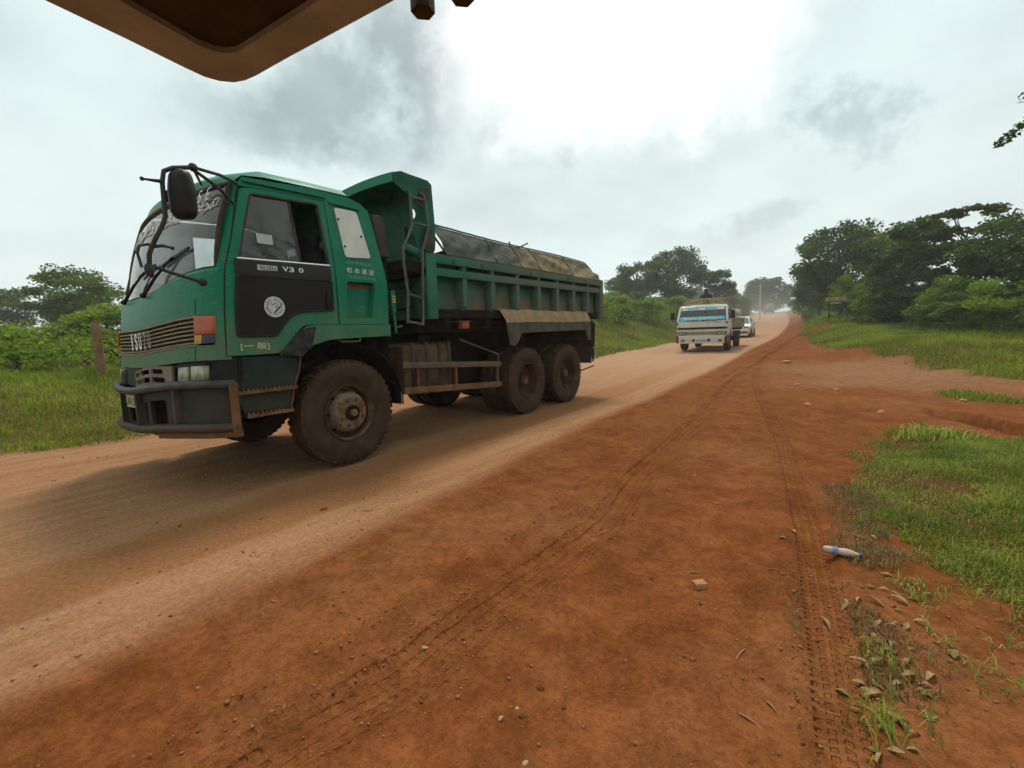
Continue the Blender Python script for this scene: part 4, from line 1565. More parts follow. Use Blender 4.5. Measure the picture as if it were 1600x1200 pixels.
# quarter panel details
b = MB()
b.panel(rounded([(.013, 2.500), (.262, 2.505), (.352, 2.052), (.056, 2.03)], .03), lambda a, c, d: near(a, c, d - .014), .012)
wbo = b.build('covered_window', WHITEB, TR, bevel=.003, label='white board screwed over the rear cab window')
for s, h in ((.036, 2.391), (.272, 2.261), (.063, 2.135)):
    b = MB()
    b.cyl(near(s, h, -.022), near(s, h, -.010), .011, 10)
    b.build('screw', BLACK, wbo)
text_on('lettering', '自動車運送業', near(.062, 1.972, -.001), (0, 1, 0), (0, 0, 1), .285, .030, LETTER_F, TR, .002)
text_on('lettering', '松 本 運 送', near(.048, 1.885, -.001), (0, 1, 0), (0, 0, 1), .315, .052, LETTER_W, TR, .002)
text_on('lettering', 'TEL0820-OL-5228', near(.040, 1.834, -.001), (0, 1, 0), (0, 0, 1), .335, .030, LETTER_F, TR, .002)
# recessed pocket in the quarter panel
b = MB()
b.loft([[near(a, c, .0) for a, c in POCK], [near(.19 + (a - .19) * .96, 1.62 + (c - 1.62) * .96, .075) for a, c in POCK]], closed=True)
b.add([near(.19 + (a - .19) * .96, 1.62 + (c - 1.62) * .96, .075) for a, c in POCK], [tuple(range(len(POCK)))])
b.build('step_pocket', PAINT, TR, smooth=30)
b = MB()
b.panel([(.05, 1.785), (.36, 1.79), (.35, 1.755), (.2, 1.742), (.06, 1.75)], lambda a, c, d: near(a, c, .066 + d), .006)
b.build('pocket_rust_and_shade', RUSTM, TR)  # rusty tinge, with the shadow at the pocket top coloured in
# drip rails over door and quarter window
for s0, h0, s1, h1 in ((-.03, 2.535, .30, 2.535), (-.80, 2.545, -.06, 2.575)):
    b = MB()
    b.tube([near(s0, h0, -.012), near(s1, h1, -.012)], .011, 6)
    b.build('drip_rail', PAINT_DULL, TR)
# cab arch trim
for fn in (near, far):
    b = MB()
    b.panel([(-.665, 1.135), (-.47, 1.335), (-.40, 1.374), (-.3, 1.383), (.52, 1.385), (.512, 1.268), (.1, 1.258), (-.2, 1.245), (-.36, 1.205), (-.47, 1.115)], lambda a, c, d, fn=fn: fn(a, c, d - .022), .05, step=.1)
    b.build('arch_trim', PAINT, TR, bevel=.006)
    b = MB()
    b.panel([(-.675, 1.13), (-.47, 1.345), (-.33, 1.37), (-.38, 1.2), (-.48, 1.105)], lambda a, c, d, fn=fn: fn(a, c, d - .030), .008, step=.06)
    b.build('scuffed_trim', mat('scuffed_trim', (.03, .032, .03), .8, 0, .5, 25, rust=.2, bump=.6, bscale=40), TR)
b = MB()
b.tube([near(-.10, 1.245, -.02), near(-.08, 1.222, -.03), near(.12, 1.222, -.03), near(.14, 1.25, -.02)], .008, 5)
b.build('grab_loop', GREYM, TR)
# front wheel arch liner
for fn, m_ in ((near, 0), (far, 0)):
    b = MB()
    arc = [(.66 * math.cos(t), .56 + .66 * math.sin(t)) for t in np.linspace(R(165), R(-4), 20)]
    b.loft([[fn(s, h, d) for s, h in arc] for d in (.03, .20, .42)])
    b.tube([fn(s * 1.01, h, .02) for s, h in arc[11:]], .009, 5)
    b.build('wheel_arch', mat('arch_black', (.010, .009, .009), .9), TR)
# step panel and steps
for fn in (near, far):
    b = MB()
    b.panel([(-1.055, 1.125), (-.475, 1.125), (-.50, 1.0), (-.565, .84), (-.605, .655), (-.98, .645), (-1.04, .86)], lambda a, c, d, fn=fn: fn(a, c, d + .01), .03, step=.1)
    sp = b.build('step_panel', TEAL, TR, bevel=.004)
    b = MB()
    b.tube([fn(-.478, 1.12, 0), fn(-.505, .99, 0), fn(-.565, .84, 0), fn(-.605, .655, 0)], .008, 5)
    b.build('panel_edge', RUSTM, sp)
    for h, s0, s1 in ((.86, -1.045, -.55), (.665, -.985, -.60)):
        b = MB()
        b.loft([[fn(s, h - .03, -.02) for s in (s0, s1)], [fn(s, h - .03, -.035) for s in (s0, s1)], [fn(s, h - .006, -.035) for s in (s0, s1)], [fn(s, h - .006, .10) for s in (s0, s1)], [fn(s, h - .03, .10) for s in (s0, s1)]], caps=False)
        n = int((s1 - s0) / .033)
        for k in range(n):
            s = s0 + (k + .5) * (s1 - s0) / n
            for dd in (-.03, .01):
                b.add([fn(s - .015, h - .008, dd), fn(s + .015, h - .008, dd), fn(s, h + .017, dd), fn(s - .012, h - .008, dd + .012), fn(s + .012, h - .008, dd + .012), fn(s, h + .015, dd + .012)], [(0, 1, 2), (5, 4, 3), (0, 2, 5, 3), (1, 4, 5, 2)])
        b.build('step', RUSTM, sp)
# --- bumper
BW = [-.03, .0, .05, .15, .35, .7, 1.15, 1.6, 1.95, 2.15, 2.28, 2.34]
BS = [-1.055, -1.13, -1.19, -1.25, -1.31, -1.365, -1.385, -1.36, -1.305, -1.25, -1.18, -1.08]
bp = lambda w: float(np.interp(w, BW, BS))
bumper = MB()
ws = sorted(BW + [.25, .5, .9, 1.4, 1.8])
hole_b = [rounded(hh, .025, 3) for hh in ([(.62, .63), (.92, .63), (.92, .83), (.62, .83)], [(.985, .64), (1.04, .64), (1.04, .82), (.985, .82)], [(1.22, .62), (1.55, .62), (1.55, .80), (1.22, .80)], [(1.75, .62), (2.1, .62), (2.1, .82), (1.75, .82)])]
bumper.panel([(-.02, .57), (2.32, .57), (2.32, .92), (-.02, .92)], lambda a, c, d: FT(bp(a) + .035 + d, a, c), .02, holes=hole_b, step=.12)
bumper_o = bumper.build('bumper', TEAL, TR)
for h, r_, nm in ((.925, .034, 'top_pipe'), (.585, .036, 'bottom_pipe')):
    b = MB()
    b.tube([FT(bp(w), w, h + (.012 * math.sin(w * 3) if h > .8 else .01 * math.sin(w * 2.2))) for w in ws], r_, 8)
    b.build(nm, PIPE, bumper_o, smooth=60)
for w, ln in ((.42, .04), (1.10, .05), (1.62, .02)):
    b = MB()
    dz = drop(w) * .075
    b.tb(bp(w) - .012, bp(w) + .12, w - ln / 2, w + ln / 2, .58 - dz, .92 - dz)
    b.build('upright', PIPE if w < 1 else TEAL, bumper_o, bevel=.004)
b = MB()
b.tb(-1.105, -1.045, -.052, -.035, .545, .935)
b.build('end_plate', RUSTM, bumper_o, bevel=.004)
b = MB()
b.panel([(-.03, .50), (.75, .515), (.75, .56), (-.03, .56)], lambda a, c, d: FT(bp(a) + .01 + d, a, c), .02, step=.1)
b.build('lower_lip', RUSTM, bumper_o)
b = MB()
b.panel([(1.22, .765), (1.50, .765), (1.50, .875), (1.22, .875)], lambda a, c, d: FT(bp(1.36) + .018 + d, a, c), .006)
b.build('number_plate', mat('plate_yellow', (.50, .48, .28), .5, 0, .1, 12, dust=.25), bumper_o)
text_on('plate_text', 'UAR 50', FT(bp(1.36) + .016, 1.485, .785), (1, 0, 0), (0, 0, 1), .25, .07, LETTER_K, bumper_o, .004)
# --- mirrors and their arms
b = MB()
q = lambda s, w, h: T(s, w, h)
b.tube([q(-.86, .06, 2.50), q(-1.02, -.04, 2.50), q(-1.235, -.14, 2.475)], .013, 6)
b.tube([q(-.90, .05, 2.33), q(-1.05, -.06, 2.40), q(-1.235, -.14, 2.46)], .012, 6)
b.tube([q(-1.0, .35, 2.52), q(-1.235, -.14, 2.47)], .010, 6)
b.tube([q(-1.235, -.14, 2.475), q(-1.36, -.15, 2.435), q(-1.415, -.15, 2.40), q(-1.43, -.15, 2.33), q(-1.435, -.15, 2.10), q(-1.45, -.14, 2.05), q(-1.50, -.10, 1.93), q(-1.53, -.09, 1.85), q(-1.535, -.08, 1.74), q(-1.52, -.07, 1.70)], .015, 8)
b.tube([q(-1.535, -.08, 1.78), q(-1.38, -.04, 1.74), q(-1.195, 0.0, 1.70)], .013, 6)
b.tube([q(-1.43, -.15, 2.33), q(-1.47, -.15, 2.325), q(-1.535, -.15, 2.32)], [.014, .012, .007], 6)
b.sphere(q(-1.54, -.15, 2.32), .014, 8, 6)
b.tube([q(-1.525, -.09, 1.90), q(-1.45, -.10, 1.915), q(-1.40, -.11, 1.905)], [.013, .012, .007], 6)
b.tube([q(-1.52, -.08, 1.92), q(-1.575, -.08, 1.90), q(-1.59, -.08, 1.85), q(-1.575, -.08, 1.76)], .009, 6)
b.sphere(q(-1.40, -.11, 1.905), .014, 8, 6)
b.sphere(q(-1.235, -.14, 2.475), .03, 8, 6)
b.sphere(q(-1.195, 0.0, 1.70), .032, 8, 6)
b.sphere(q(-1.535, -.08, 1.75), .03, 8, 6, (1, 1, 1.6))
arm = b.build('mirror_arm', mat('mirror_arm_paint', (.014, .022, .024), .5, .2, .2, 8, dust=.15), TR)
for c_, sc_m in ((q(-1.325, -.17, 2.265), 1),):
    b = MB()
    Mm = Matrix.Translation(c_) @ Matrix.Rotation(R(28), 4, 'Z')
    out = rounded([(-.075, -.165), (.075, -.165), (.085, .02), (.055, .165), (-.055, .165), (-.085, .02)], .05, 5)
    for (f0, d0), (f1, d1) in zip(((.55, -.06), (.85, -.05), (1, -.02), (1, .02)), ((.85, -.05), (1, -.02), (1, .02), (.95, .03))):
        b.loft([[Mm @ Vector((x_ * f0, d0, y_ * f0)) for x_, y_ in out], [Mm @ Vector((x_ * f1, d1, y_ * f1)) for x_, y_ in out]], closed=True)
    b.add([Mm @ Vector((x_ * .55, -.06, y_ * .55)) for x_, y_ in out], [tuple(range(len(out)))])
    b.add([Mm @ Vector((x_ * .95, .03, y_ * .95)) for x_, y_ in out], [tuple(range(len(out)))])
    mh = b.build('mirror_head', BLACK, TR, smooth=50)
    b = MB()
    b.box(Mm @ Vector((-.12, -.02, -.05)), Mm @ Vector((-.075, .02, .03)))
    b.build('mirror_clamp', BLACK, mh, bevel=.006)
# --- wheels
def wheel_parts(root, rr_=.525, wd=.28, dual=False, lugs=44, mtyre=TYRE, concave=False):
    """local: axle along x, outer face at x = 0 looking to +x, tyre runs to x = -wd"""
    RX = Matrix.Rotation(R(90), 4, 'Y')
    b = MB()
    pr = [(.27, -.045), (.30, -.012), (.36, .0), (rr_ * .80, -.002), (rr_ * .90, -.012), (rr_ * .955, -.032), (rr_ * .985, -.05), (rr_ * .985, -wd + .05), (rr_ * .955, -wd + .03), (rr_ * .88, -wd + .01), (.36, -wd), (.28, -wd + .03), (.265, -wd + .06)]
    b.lathe(pr, 56, RX)
    for k in range(lugs):
        t = 2 * math.pi * k / lugs
        for sx, dt in ((0, 0), (1, .5)):
            a = t + dt * 2 * math.pi / lugs
            x0, x1 = (-.022, -wd * .40) if sx == 0 else (-wd + .022, -wd * .60)
            da = 2 * math.pi / lugs * .30
            pv = []
            for aa in (a - da, a + da):
                for x_, r_ in ((x0, rr_ * .93), (x0, rr_ * .985), (x1, rr_), (x1, rr_ * .95)):
                    pv.append(Vector((x_, r_ * math.cos(aa), r_ * math.sin(aa))))
            b.add(pv, [(0, 1, 2, 3), (7, 6, 5, 4), (0, 4, 5, 1), (1, 5, 6, 2), (2, 6, 7, 3)])
    b.build('tyre', mtyre, root, smooth=40)
    b = MB()
    if not concave:
        pr = [(.285, -.03), (.278, -.016), (.264, -.026), (.254, -.10), (.244, -.135), (.228, -.125), (.195, -.045), (.172, -.012), (.160, .0), (.095, .006), (.082, .004), (0, .004)]
    else:
        pr = [(.285, -.03), (.278, -.016), (.262, -.02), (.252, -.09), (.240, -.155), (.165, -.175), (.12, -.17), (.10, -.165), (.095, -.09), (.07, -.075), (0, -.072)]
    b.lathe(pr, 40, RX)
    rim = b.build('rim', HUBM if not concave else mat('dark_rust_rim', (.055, .024, .012), .9, 0, .35, 9, dust=.3, dcol=(.10, .05, .026), bump=.3), root, smooth=35)
    if not concave:
        b = MB()
        b.lathe([(.290, -.034), (.284, -.012), (.270, -.014), (.2535, -.10), (.244, -.133)], 40, RX)
        b.build('rim_flange', mat('dark_rust_rim', (.055, .024, .012), .9, 0, .35, 9, dust=.3, dcol=(.10, .05, .026), bump=.3), root, smooth=40)
    b = MB()
    if not concave:
        b.lathe([(.078, .004), (.075, .020), (.062, .022), (.058, .012), (0, .012)], 24, RX)
    else:
        b.lathe([(.06, -.075), (.055, -.06), (0, -.058)], 20, RX)
    b.build('hub_cap', UNDER if not concave else RUSTM, root)
    if not concave:
        b = MB()
        b.lathe([(.036, .010), (.036, .044), (.028, .050), (0, .050)], 18, RX)
        b.build('axle_end', HUBM, root)
    for k in range(8):
        t = 2 * math.pi * (k + .5) / 8
        rad_, x_ = (.130, .002) if not concave else (.135, -.172)
        b = MB()
        b.cyl((x_, rad_ * math.cos(t), rad_ * math.sin(t)), (x_ + .028, rad_ * math.cos(t), rad_ * math.sin(t)), .017, 6)
        b.build('wheel_nut', RUSTM, root)
    if not concave:
        for k in range(8):
            t = 2 * math.pi * k / 8
            b = MB()
            cpt = Vector((-.083, .211 * math.cos(t), .211 * math.sin(t)))
            nv = Vector((.40, .92 * math.cos(t), .92 * math.sin(t))).normalized()
            b.cyl(cpt - nv * .02, cpt + nv * .004, .019, 12)
            b.build('hand_hole_shade', LETTER_K, root)  # dark disc stands in for the shade inside the opening


def wheel(s, w, flip=False, concave=False, src=None, turn=0.0):
    r = bpy.data.objects.new('wheel', None)
    COL.objects.link(r)
    r.parent = TR
    r.location = T(s, w, .525)
    r.rotation_euler = (turn, 0, math.pi if flip else 0)
    if src is None:
        wheel_parts(r, concave=concave)
    else:
        for ch in src.children:
            c = ch.copy()
            COL.objects.link(c)
            c.parent = r
    return r


wf = wheel(0, 0.0)
wheel(0, 2.30, True, src=wf, turn=.4)
wr = wheel(3.2, .0, concave=True)
wheel(4.5, .0, src=wr, turn=.9)
wheel(3.2, 2.38, True, src=wr, turn=.3)
wheel(4.5, 2.38, True, src=wr, turn=1.7)
for s in (3.2, 4.5):
    for w in (.33, 2.05):
        r = bpy.data.objects.new('inner_wheel', None)
        COL.objects.link(r)
        r.parent = TR
        r.location = T(s, w, .525)
        r.rotation_euler = (.5 + s, 0, 0 if w < 1 else math.pi)
        c = [x_ for x_ in wr.children if x_.name.startswith('tyre')][0].copy()
        COL.objects.link(c)
        c.parent = r
# --- chassis
b = MB()
for w in (.78, 1.44):
    b.tb(-1.1, 5.9, w, w + .08, .80, 1.05)
b.tb(-1.0, .4, .45, 1.85, .62, 1.28)
for s in (.9, 2.0, 2.9, 3.85, 5.2, 5.85):
    b.tb(s, s + .1, .78, 1.52, .84, 1.0)
b.tb(.75, 5.9, .70, 1.60, 1.05, 1.30)  # dark box added to black out the see-through gap under the bed
b.tb(.75, 2.9, .74, 1.56, .55, .82)
b.tb(1.2, 5.6, 1.0, 1.1, 1.2, 1.4)
b.tb(1.15, 5.9, .25, 2.15, 1.30, 1.455)
for s in (1.5, 2.3, 3.1, 3.9, 4.7, 5.5):
    b.tb(s, s + .09, .1, 2.3, 1.36, 1.46)
b.build('chassis', UNDER, TR)
for s in (0, 3.2, 4.5):
    b = MB()
    b.cyl(T(s, .15, .52), T(s, 2.2, .52), .07 if s == 0 else .1, 12)
    if s:
        b.sphere(T(s, 1.15, .52), .25, 14, 10)
    b.build('axle', UNDER, TR)
b = MB()
b.cyl(T(.4, 1.15, .78), T(3.0, 1.15, .6), .06, 10)
b.build('drive_shaft', UNDER, TR)
b = MB()
b.tb(1.6, 2.25, 1.85, 2.3, .62, 1.1)
b.build('battery_box', UNDER, TR, bevel=.02)
# fuel tank with mud, straps, filler
b = MB()
b.tb(.80, 1.62, .13, .70, .62, 1.16)
ft = b.build('fuel_tank', MUD, TR, bevel=.06)
for s in (.92, 1.14, 1.36, 1.52):
    b = MB()
    b.tb(s, s + .05, .118, .72, .605, 1.18)
    b.build('tank_strap', mat('muddy_strap', (.055, .040, .030), .9, 0, .3, 9, bump=.4), ft, bevel=.01)
b = MB()
b.cyl(T(1.28, .30, 1.15), T(1.28, .28, 1.24), .06, 14)
b.cyl(T(1.28, .28, 1.24), T(1.28, .275, 1.262), .07, 14)
b.build('filler_cap', UNDER, ft)
# side guard
gs = lambda s: -.022 * (s - .7)
for h0, h1, nm, m_ in ((.905, .978, 'upper_guard_rail', GREYM), (.615, .690, 'lower_guard_rail', RUSTM)):
    b = MB()
    b.beam(T(.70, .035, (h0 + h1) / 2), T(2.50, .035, (h0 + h1) / 2 - .11), .04, h1 - h0)
    b.build(nm, m_, TR, bevel=.006)
for s in (.95, 1.60, 2.47):
    b = MB()
    b.beam(T(s, .075, .64 - .06 * (s - .7)), T(s, .075, .93 - .06 * (s - .7)), .03, .04)
    b.build('guard_bracket', RUSTM, TR)
b = MB()
b.tube([T(1.95, .3, 1.2), T(2.5, .06, .97), T(2.44, .05, .55)], .014, 5)
b.build('stay_rod', GREYM, TR)
# marker lamp on bracket
b = MB()
b.tb(1.71, 1.93, .06, .28, 1.425, 1.44)
b.build('lamp_bracket', GREYM, TR)
b = MB()
b.tb(1.74, 1.88, .05, .12, 1.34, 1.42)
b.build('marker_lamp', mat('red_orange_lens', (.35, .05, .02), .4, dust=.3), TR, bevel=.01)
# --- air intake, pipes, lever behind the cab
b = MB()
out = rounded([(.0, .0), (.165, .0), (.165, .28), (0, .28)], .05, 4)
secs = [(2.555, .50, .66, .16), (2.53, .47, .95, .05), (2.40, .485, 1.0, .0), (2.20, .52, 1.0, 0), (2.115, .535, .98, 0)]
rings = []
for h, s0, k, d in secs:
    rings.append([T(s0 + x_ * k + d * .3, .10 + y_ * k + d * .5, h) for x_, y_ in out])
b.loft(rings, closed=True, caps=True)
b.build('air_intake', mat('grey_plastic', (.035, .035, .036), .6, 0, .15, 6, dust=.15), TR, smooth=45)
b = MB()
b.tube([T(.655, .24, 2.12), T(.66, .24, 1.75), T(.665, .24, 1.25), T(.66, .4, 1.05)], .062, 12)
for h in (2.05, 2.01, 1.98, 1.72, 1.55, 1.5, 1.45):
    b.tube([T(.658, .24, h), T(.658, .24, h - .018)], .07, 12)
b.build('intake_duct', UNDER, TR)
b = MB()
b.beam(T(.60, .02, 1.75), T(.62, .03, 1.52), .05, .03)
b.beam(T(.62, .03, 1.52), T(.635, .03, 1.30), .02, .02)
b.tube([T(.635, .03, 1.36), T(.72, .03, 1.37)], .012, 6)
lv = b.build('tilt_lever', PAINT, TR, bevel=.004)
b = MB()
for i in range(3):
    b.tb(.588 + .0, .632, .001, .004, 1.62 + i * .028, 1.638 + i * .028)
b.build('lever_label', YELLOWL, lv)

# --- tipper bed
bh = lambda s: .011 * (s - 1.2)      # the bed rides slightly nose-down
bedroot = MB()


def BT(s, w, h):
    return T(s, w, h + bh(s))


def bed_side(fn):
    b_ = MB()
    b_.panel([(1.12, 1.465), (5.98, 1.465), (5.98, 2.2), (1.12, 2.2)], lambda a, c, d: fn(a, .15 + d, c), .03, step=.4)
    return b_


nfn = lambda s, w, h: BT(s, w, h)
ffn = lambda s, w, h: BT(s, 2.40 - w, h)
b = bed_side(nfn)
bed = b.build('bed_side_panel', BED_PANEL, TR)
b = bed_side(ffn)
b.build('bed_side_panel', BED_PANEL, TR)


def bar(fn, s0, s1, w0, w1, h0, h1, name, m_, bev=.006, parent=None):
    b_ = MB()
    pts = [fn(s, w, h) for s in (s0, s1) for w in (w0, w1) for h in (h0, h1)]
    b_.add(pts, [(0, 1, 3, 2), (4, 6, 7, 5), (0, 4, 5, 1), (2, 3, 7, 6), (0, 2, 6, 4), (1, 5, 7, 3)])
    return b_.build(name, m_, parent or TR, bevel=bev)


for fn in (nfn, ffn):
    bar(fn, 1.10, 1.265, -.004, .11, 1.455, 2.22, 'bed_front_post', PAINT_DULL)
    bar(fn, 5.865, 6.0, -.004, .11, 1.455, 2.225, 'bed_rear_post', PAINT_DULL)
    bar(fn, 1.268, 5.863, -.002, .10, 2.108, 2.205, 'top_rail', PAINT_DULL)
    bar(fn, 1.268, 5.863, .006, .098, 1.962, 2.055, 'second_rail', PAINT_DULL)
    bar(fn, 1.268, 5.863, .06, .148, 1.468, 1.575, 'bottom_rail', UNDER)
    bar(fn, 1.268, 5.863, .085, .148, 2.056, 2.107, 'slot_shade', LETTER_K, 0)  # dark strip: shade of the open slot between the rails, put into colour
    for s in (1.775, 2.365, 2.975, 3.572, 4.165, 4.76, 5.34):
        b = MB()
        rg = []
        for h, w0, k in ((1.545, .07, .032), (1.60, .014, .038), (1.961, .006, .040)):
            rg.append([fn(s - k, w0, h), fn(s + k, w0, h), fn(s + k, .149, h), fn(s - k, .149, h)])
        b.loft(rg, closed=True, caps=True)
        rb = b.build('bed_rib', mat('dirty_rib', (.04, .115, .085), .6, 0, .25, 6, dust=1.3, rust=.12, dcol=(.16, .145, .11), z=(1.2, 2.6), back=(1.2, 4.5, .4)), TR, bevel=.004)
        bar(fn, s - .036, s + .036, .012, .084, 2.057, 2.106, 'rib_head', PAINT_DULL, .003, rb)
    b = MB()
    b.tube([fn(1.0, .03, 2.213), fn(3.0, .03, 2.218), fn(5.95, .03, 2.222)], .012, 6)
    b.build('rail_rod', RUSTM, TR)
    for s in (1.55, 2.1, 3.3, 4.5, 5.2):
        b = MB()
        b.tube([fn(s, .0, 2.17), fn(s, -.03, 2.16), fn(s, -.03, 2.13), fn(s + .04, -.02, 2.13)], .008, 5)
        b.build('tarp_hook', RUSTM, TR)
b = MB()
b.panel([(.11, 1.46), (2.29, 1.46), (2.29, 2.2), (.11, 2.2)], lambda a, c, d: BT(5.93 + d, a, c), .04)
b.build('tailgate', BED_PANEL, TR)
b = MB()
b.add([BT(1.14, .12, 1.47), BT(5.92, .12, 1.47), BT(5.92, 2.28, 1.47), BT(1.14, 2.28, 1.47)], [(0, 1, 2, 3)])
b.build('bed_floor', UNDER, TR)
# front wall, cab guard
DKG = mat('front_wall_green', (.008, .105, .068), .55, 0, .25, 4, dust=.15, rust=.06)
b = MB()
b.panel([(.0, 1.46), (2.4, 1.46), (2.4, 3.0), (.0, 3.0)], lambda a, c, d: T(1.18 + d, a, c), .03, holes=[[(.245 + .075 * math.cos(t), 2.70 + .085 * math.sin(t)) for t in np.linspace(0, 6.283, 13)[:-1]]], step=.3)
b.build('bed_front_wall', DKG, TR)
for w in (.35, .95, 1.5, 2.1):
    b = MB()
    b.tb(1.12, 1.178, w, w + .07, 1.46, 2.55)
    b.build('wall_rib', DKG, TR, bevel=.006)
b = MB()
b.tb(1.10, 1.177, .0, 2.4, 1.95, 2.05)
b.build('wall_rail', UNDER, TR, bevel=.006)
GP = [(.692, 2.985), (.80, 3.02), (.92, 3.012), (1.20, 3.022), (1.262, 2.99), (1.265, 2.35), (1.23, 2.20), (1.0, 2.24), (.93, 2.45), (.905, 2.70), (.905, 2.795), (.684, 2.89)]
HOLE = [(.955 + .038 * math.cos(t), 2.61 + .052 * math.sin(t)) for t in np.linspace(0, 6.283, 13)[:-1]]
for k, (wf_, lab) in enumerate(((0.0, 'near'), (2.385, 'far'))):
    b = MB()
    b.panel(GP, lambda a, c, d, wf_=wf_: T(a, wf_ + d + .012 * math.sin(a * 9 + c * 5), c), .016, holes=[HOLE], step=.12)
    b.build('guard_cheek', mat('stained_cheek', (.010, .10, .066), .6, 0, .3, 4, dust=1.1, z=(4.5, 2.4), back=(.85, 1.25, .05), dcol=(.045, .035, .028), rust=.1), TR, smooth=20)
b = MB()   # roof of the guard with its turned-down lip
ws = np.linspace(0.0, 2.4, 13)
dent = lambda w: .012 * math.sin(w * 4) - .03 * math.exp(-((w - 1.3) / .4) ** 2)
b.loft([[T(.675, w, 2.885 + dent(w)) for w in ws], [T(.685, w, 2.985 + dent(w)) for w in ws], [T(.85, w, 3.015 + dent(w)) for w in ws], [T(1.21, w, 3.01) for w in ws]])
b.loft([[T(.69, w, 2.885 + dent(w)) for w in ws], [T(.70, w, 2.970 + dent(w)) for w in ws], [T(.85, w, 3.0 + dent(w)) for w in ws], [T(1.21, w, 2.995) for w in ws]])
b.loft([[T(.675, w, 2.885 + dent(w)) for w in ws], [T(.69, w, 2.885 + dent(w)) for w in ws]])
b.build('cab_guard_roof', PAINT, TR)
for w in (.6, 1.2, 1.8):
    b = MB()
    b.tb(.72, 1.17, w, w + .05, 2.93, 2.985)
    b.build('guard_rib', DKG, TR)
b = MB()
b.panel([(.98, 2.72), (1.05, 2.9), (1.2, 2.93), (1.2, 2.85), (1.08, 2.68)], lambda a, c, d: T(a, -.018 + d, c), .014)
b.build('guard_gusset', mat('rusty_green', (.05, .06, .04), .8, 0, .4, 8, rust=.4), TR)
b = MB()
b.panel(rounded([(1.07, 2.22), (1.235, 2.22), (1.255, 2.36), (1.22, 2.46), (1.12, 2.47), (1.08, 2.36)], .04), lambda a, c, d: T(a, -.022 + d, c), .02)
b.build('hinge_plate', mat('rusty_green', (.05, .06, .04)), TR, bevel=.004)
# ladder
b = MB()
LA = [(.833, 2.82), (.85, 2.80), (.862, 2.65), (.868, 2.47), (.80, 2.33), (.715, 2.20), (.715, 2.05), (.755, 1.72), (.738, 1.55), (.726, 1.40)]
LB = [(1.03, 2.83), (1.065, 2.80), (1.09, 2.65), (1.115, 2.49), (1.06, 2.36), (1.0, 2.20), (.99, 2.0), (.965, 1.68), (.96, 1.5), (.953, 1.375)]
b.tube([T(s, -.06, h) for s, h in LA], .015, 8)
b.tube([T(s, -.06, h) for s, h in LB], .015, 8)
b.tube([T(LA[0][0], -.06, 2.82), T(.84, .0, 2.82)], .012, 6)
b.tube([T(1.03, -.06, 2.83), T(1.03, .0, 2.83)], .012, 6)
ld = b.build('ladder', mat('ladder_steel', (.065, .095, .085), .5, .3, .3, 8, dust=.3, rust=.15), TR, smooth=60)
for (s0, h0), (s1, h1) in (((.856, 2.755), (1.07, 2.765)), ((.868, 2.48), (1.11, 2.49)), ((.756, 1.718), (.968, 1.675)), ((.728, 1.42), (.955, 1.385))):
    b = MB()
    b.tube([T(s0, -.06, h0), T(s1, -.06, h1)], .014, 8)
    b.build('rung', ld.data.materials[0], ld)
# clutter between cab and bed
b = MB()
b.tube([T(.85, .06, 2.24), T(.98, .03, 2.19), T(1.03, .03, 2.16)], [.055, .06, .03], 10)
b.build('lock_handle', PAINT_DULL, TR)
b = MB()
b.tb(.78, 1.1, .05, .3, 1.98, 2.1)
b.tube([T(.6, .4, 1.65), T(.8, .3, 1.55), T(1.1, .3, 1.6)], .02, 6)
b.tube([T(.6, .5, 1.9), T(.85, .35, 1.8), T(1.15, .3, 1.85)], .02, 6)
b.build('cross_member', UNDER, TR, bevel=.01)
# --- rear mudguards
for fn in (nfn, ffn):
    b = MB()
    prof_ = [(.13, 1.605), (.03, 1.585), (-.035, 1.43), (-.04, 1.40)]
    rg = []
    for s, ex in ((2.52, 0), (2.60, 0), (3.4, .006), (4.2, -.006), (5.15, .004), (5.30, 0)):
        rg.append([fn(s + (0.06 if i > 1 and s < 2.6 else (.05 if i > 1 and s > 5.2 else 0)), w, h + ex) for i, (w, h) in enumerate(prof_)])
    b.loft(rg)
    b.build('mudguard_top', TANP, TR, smooth=25)
    b = MB()
    b.panel([(2.60, 1.40), (5.34, 1.40), (5.36, 1.05), (5.22, 1.05), (5.14, 1.25), (2.98, 1.245), (2.90, 1.14), (2.80, 1.06), (2.68, 1.075), (2.64, 1.2)], lambda a, c, d: fn(a, -.036 + d, c), .015, step=.25)
    b.build('mudguard_skirt', mat('muddy_skirt', (.075, .068, .052), .8, .1, .4, 5, dust=.35, rust=.2, bump=.3, dcol=(.13, .09, .055)), TR)
    b = MB()
    b.panel([(.0, 1.46), (.62, 1.40), (.62, .60), (.0, .60)], lambda a, c, d: fn(5.42 + .10 * math.sin((c - .6) * 2) * .3 + d, a, c), .012)
    b.build('mud_flap', RUBBER, TR)
    b = MB()
    b.panel([(5.36, 1.46), (5.62, 1.36), (5.54, .62), (5.50, .62), (5.38, 1.1)], lambda a, c, d: fn(a, .0 + d, c), .012)
    b.build('tail_plate', UNDER, TR)
b = MB()
b.tube([T(5.0, .1, .50), T(5.53, .0, .585)], .012, 6)
b.build('tail_rod', UNDER, TR)
b = MB()
b.tb(5.50, 5.515, -.004, .08, .92, .96)
b.build('tail_reflector', YELLOWL, TR)
# --- tarpaulin over the load (lies on the bed: a thing of its own)
tarp = empty('tarpaulin', (0, 0, 2.25), 0, 'grey and khaki canvas sheet lashed over the load on the green tipper bed', 'tarpaulin')
b = MB()
SS = np.linspace(1.50, 5.97, 170)
seams = [2.47, 3.08, 3.60, 4.72]


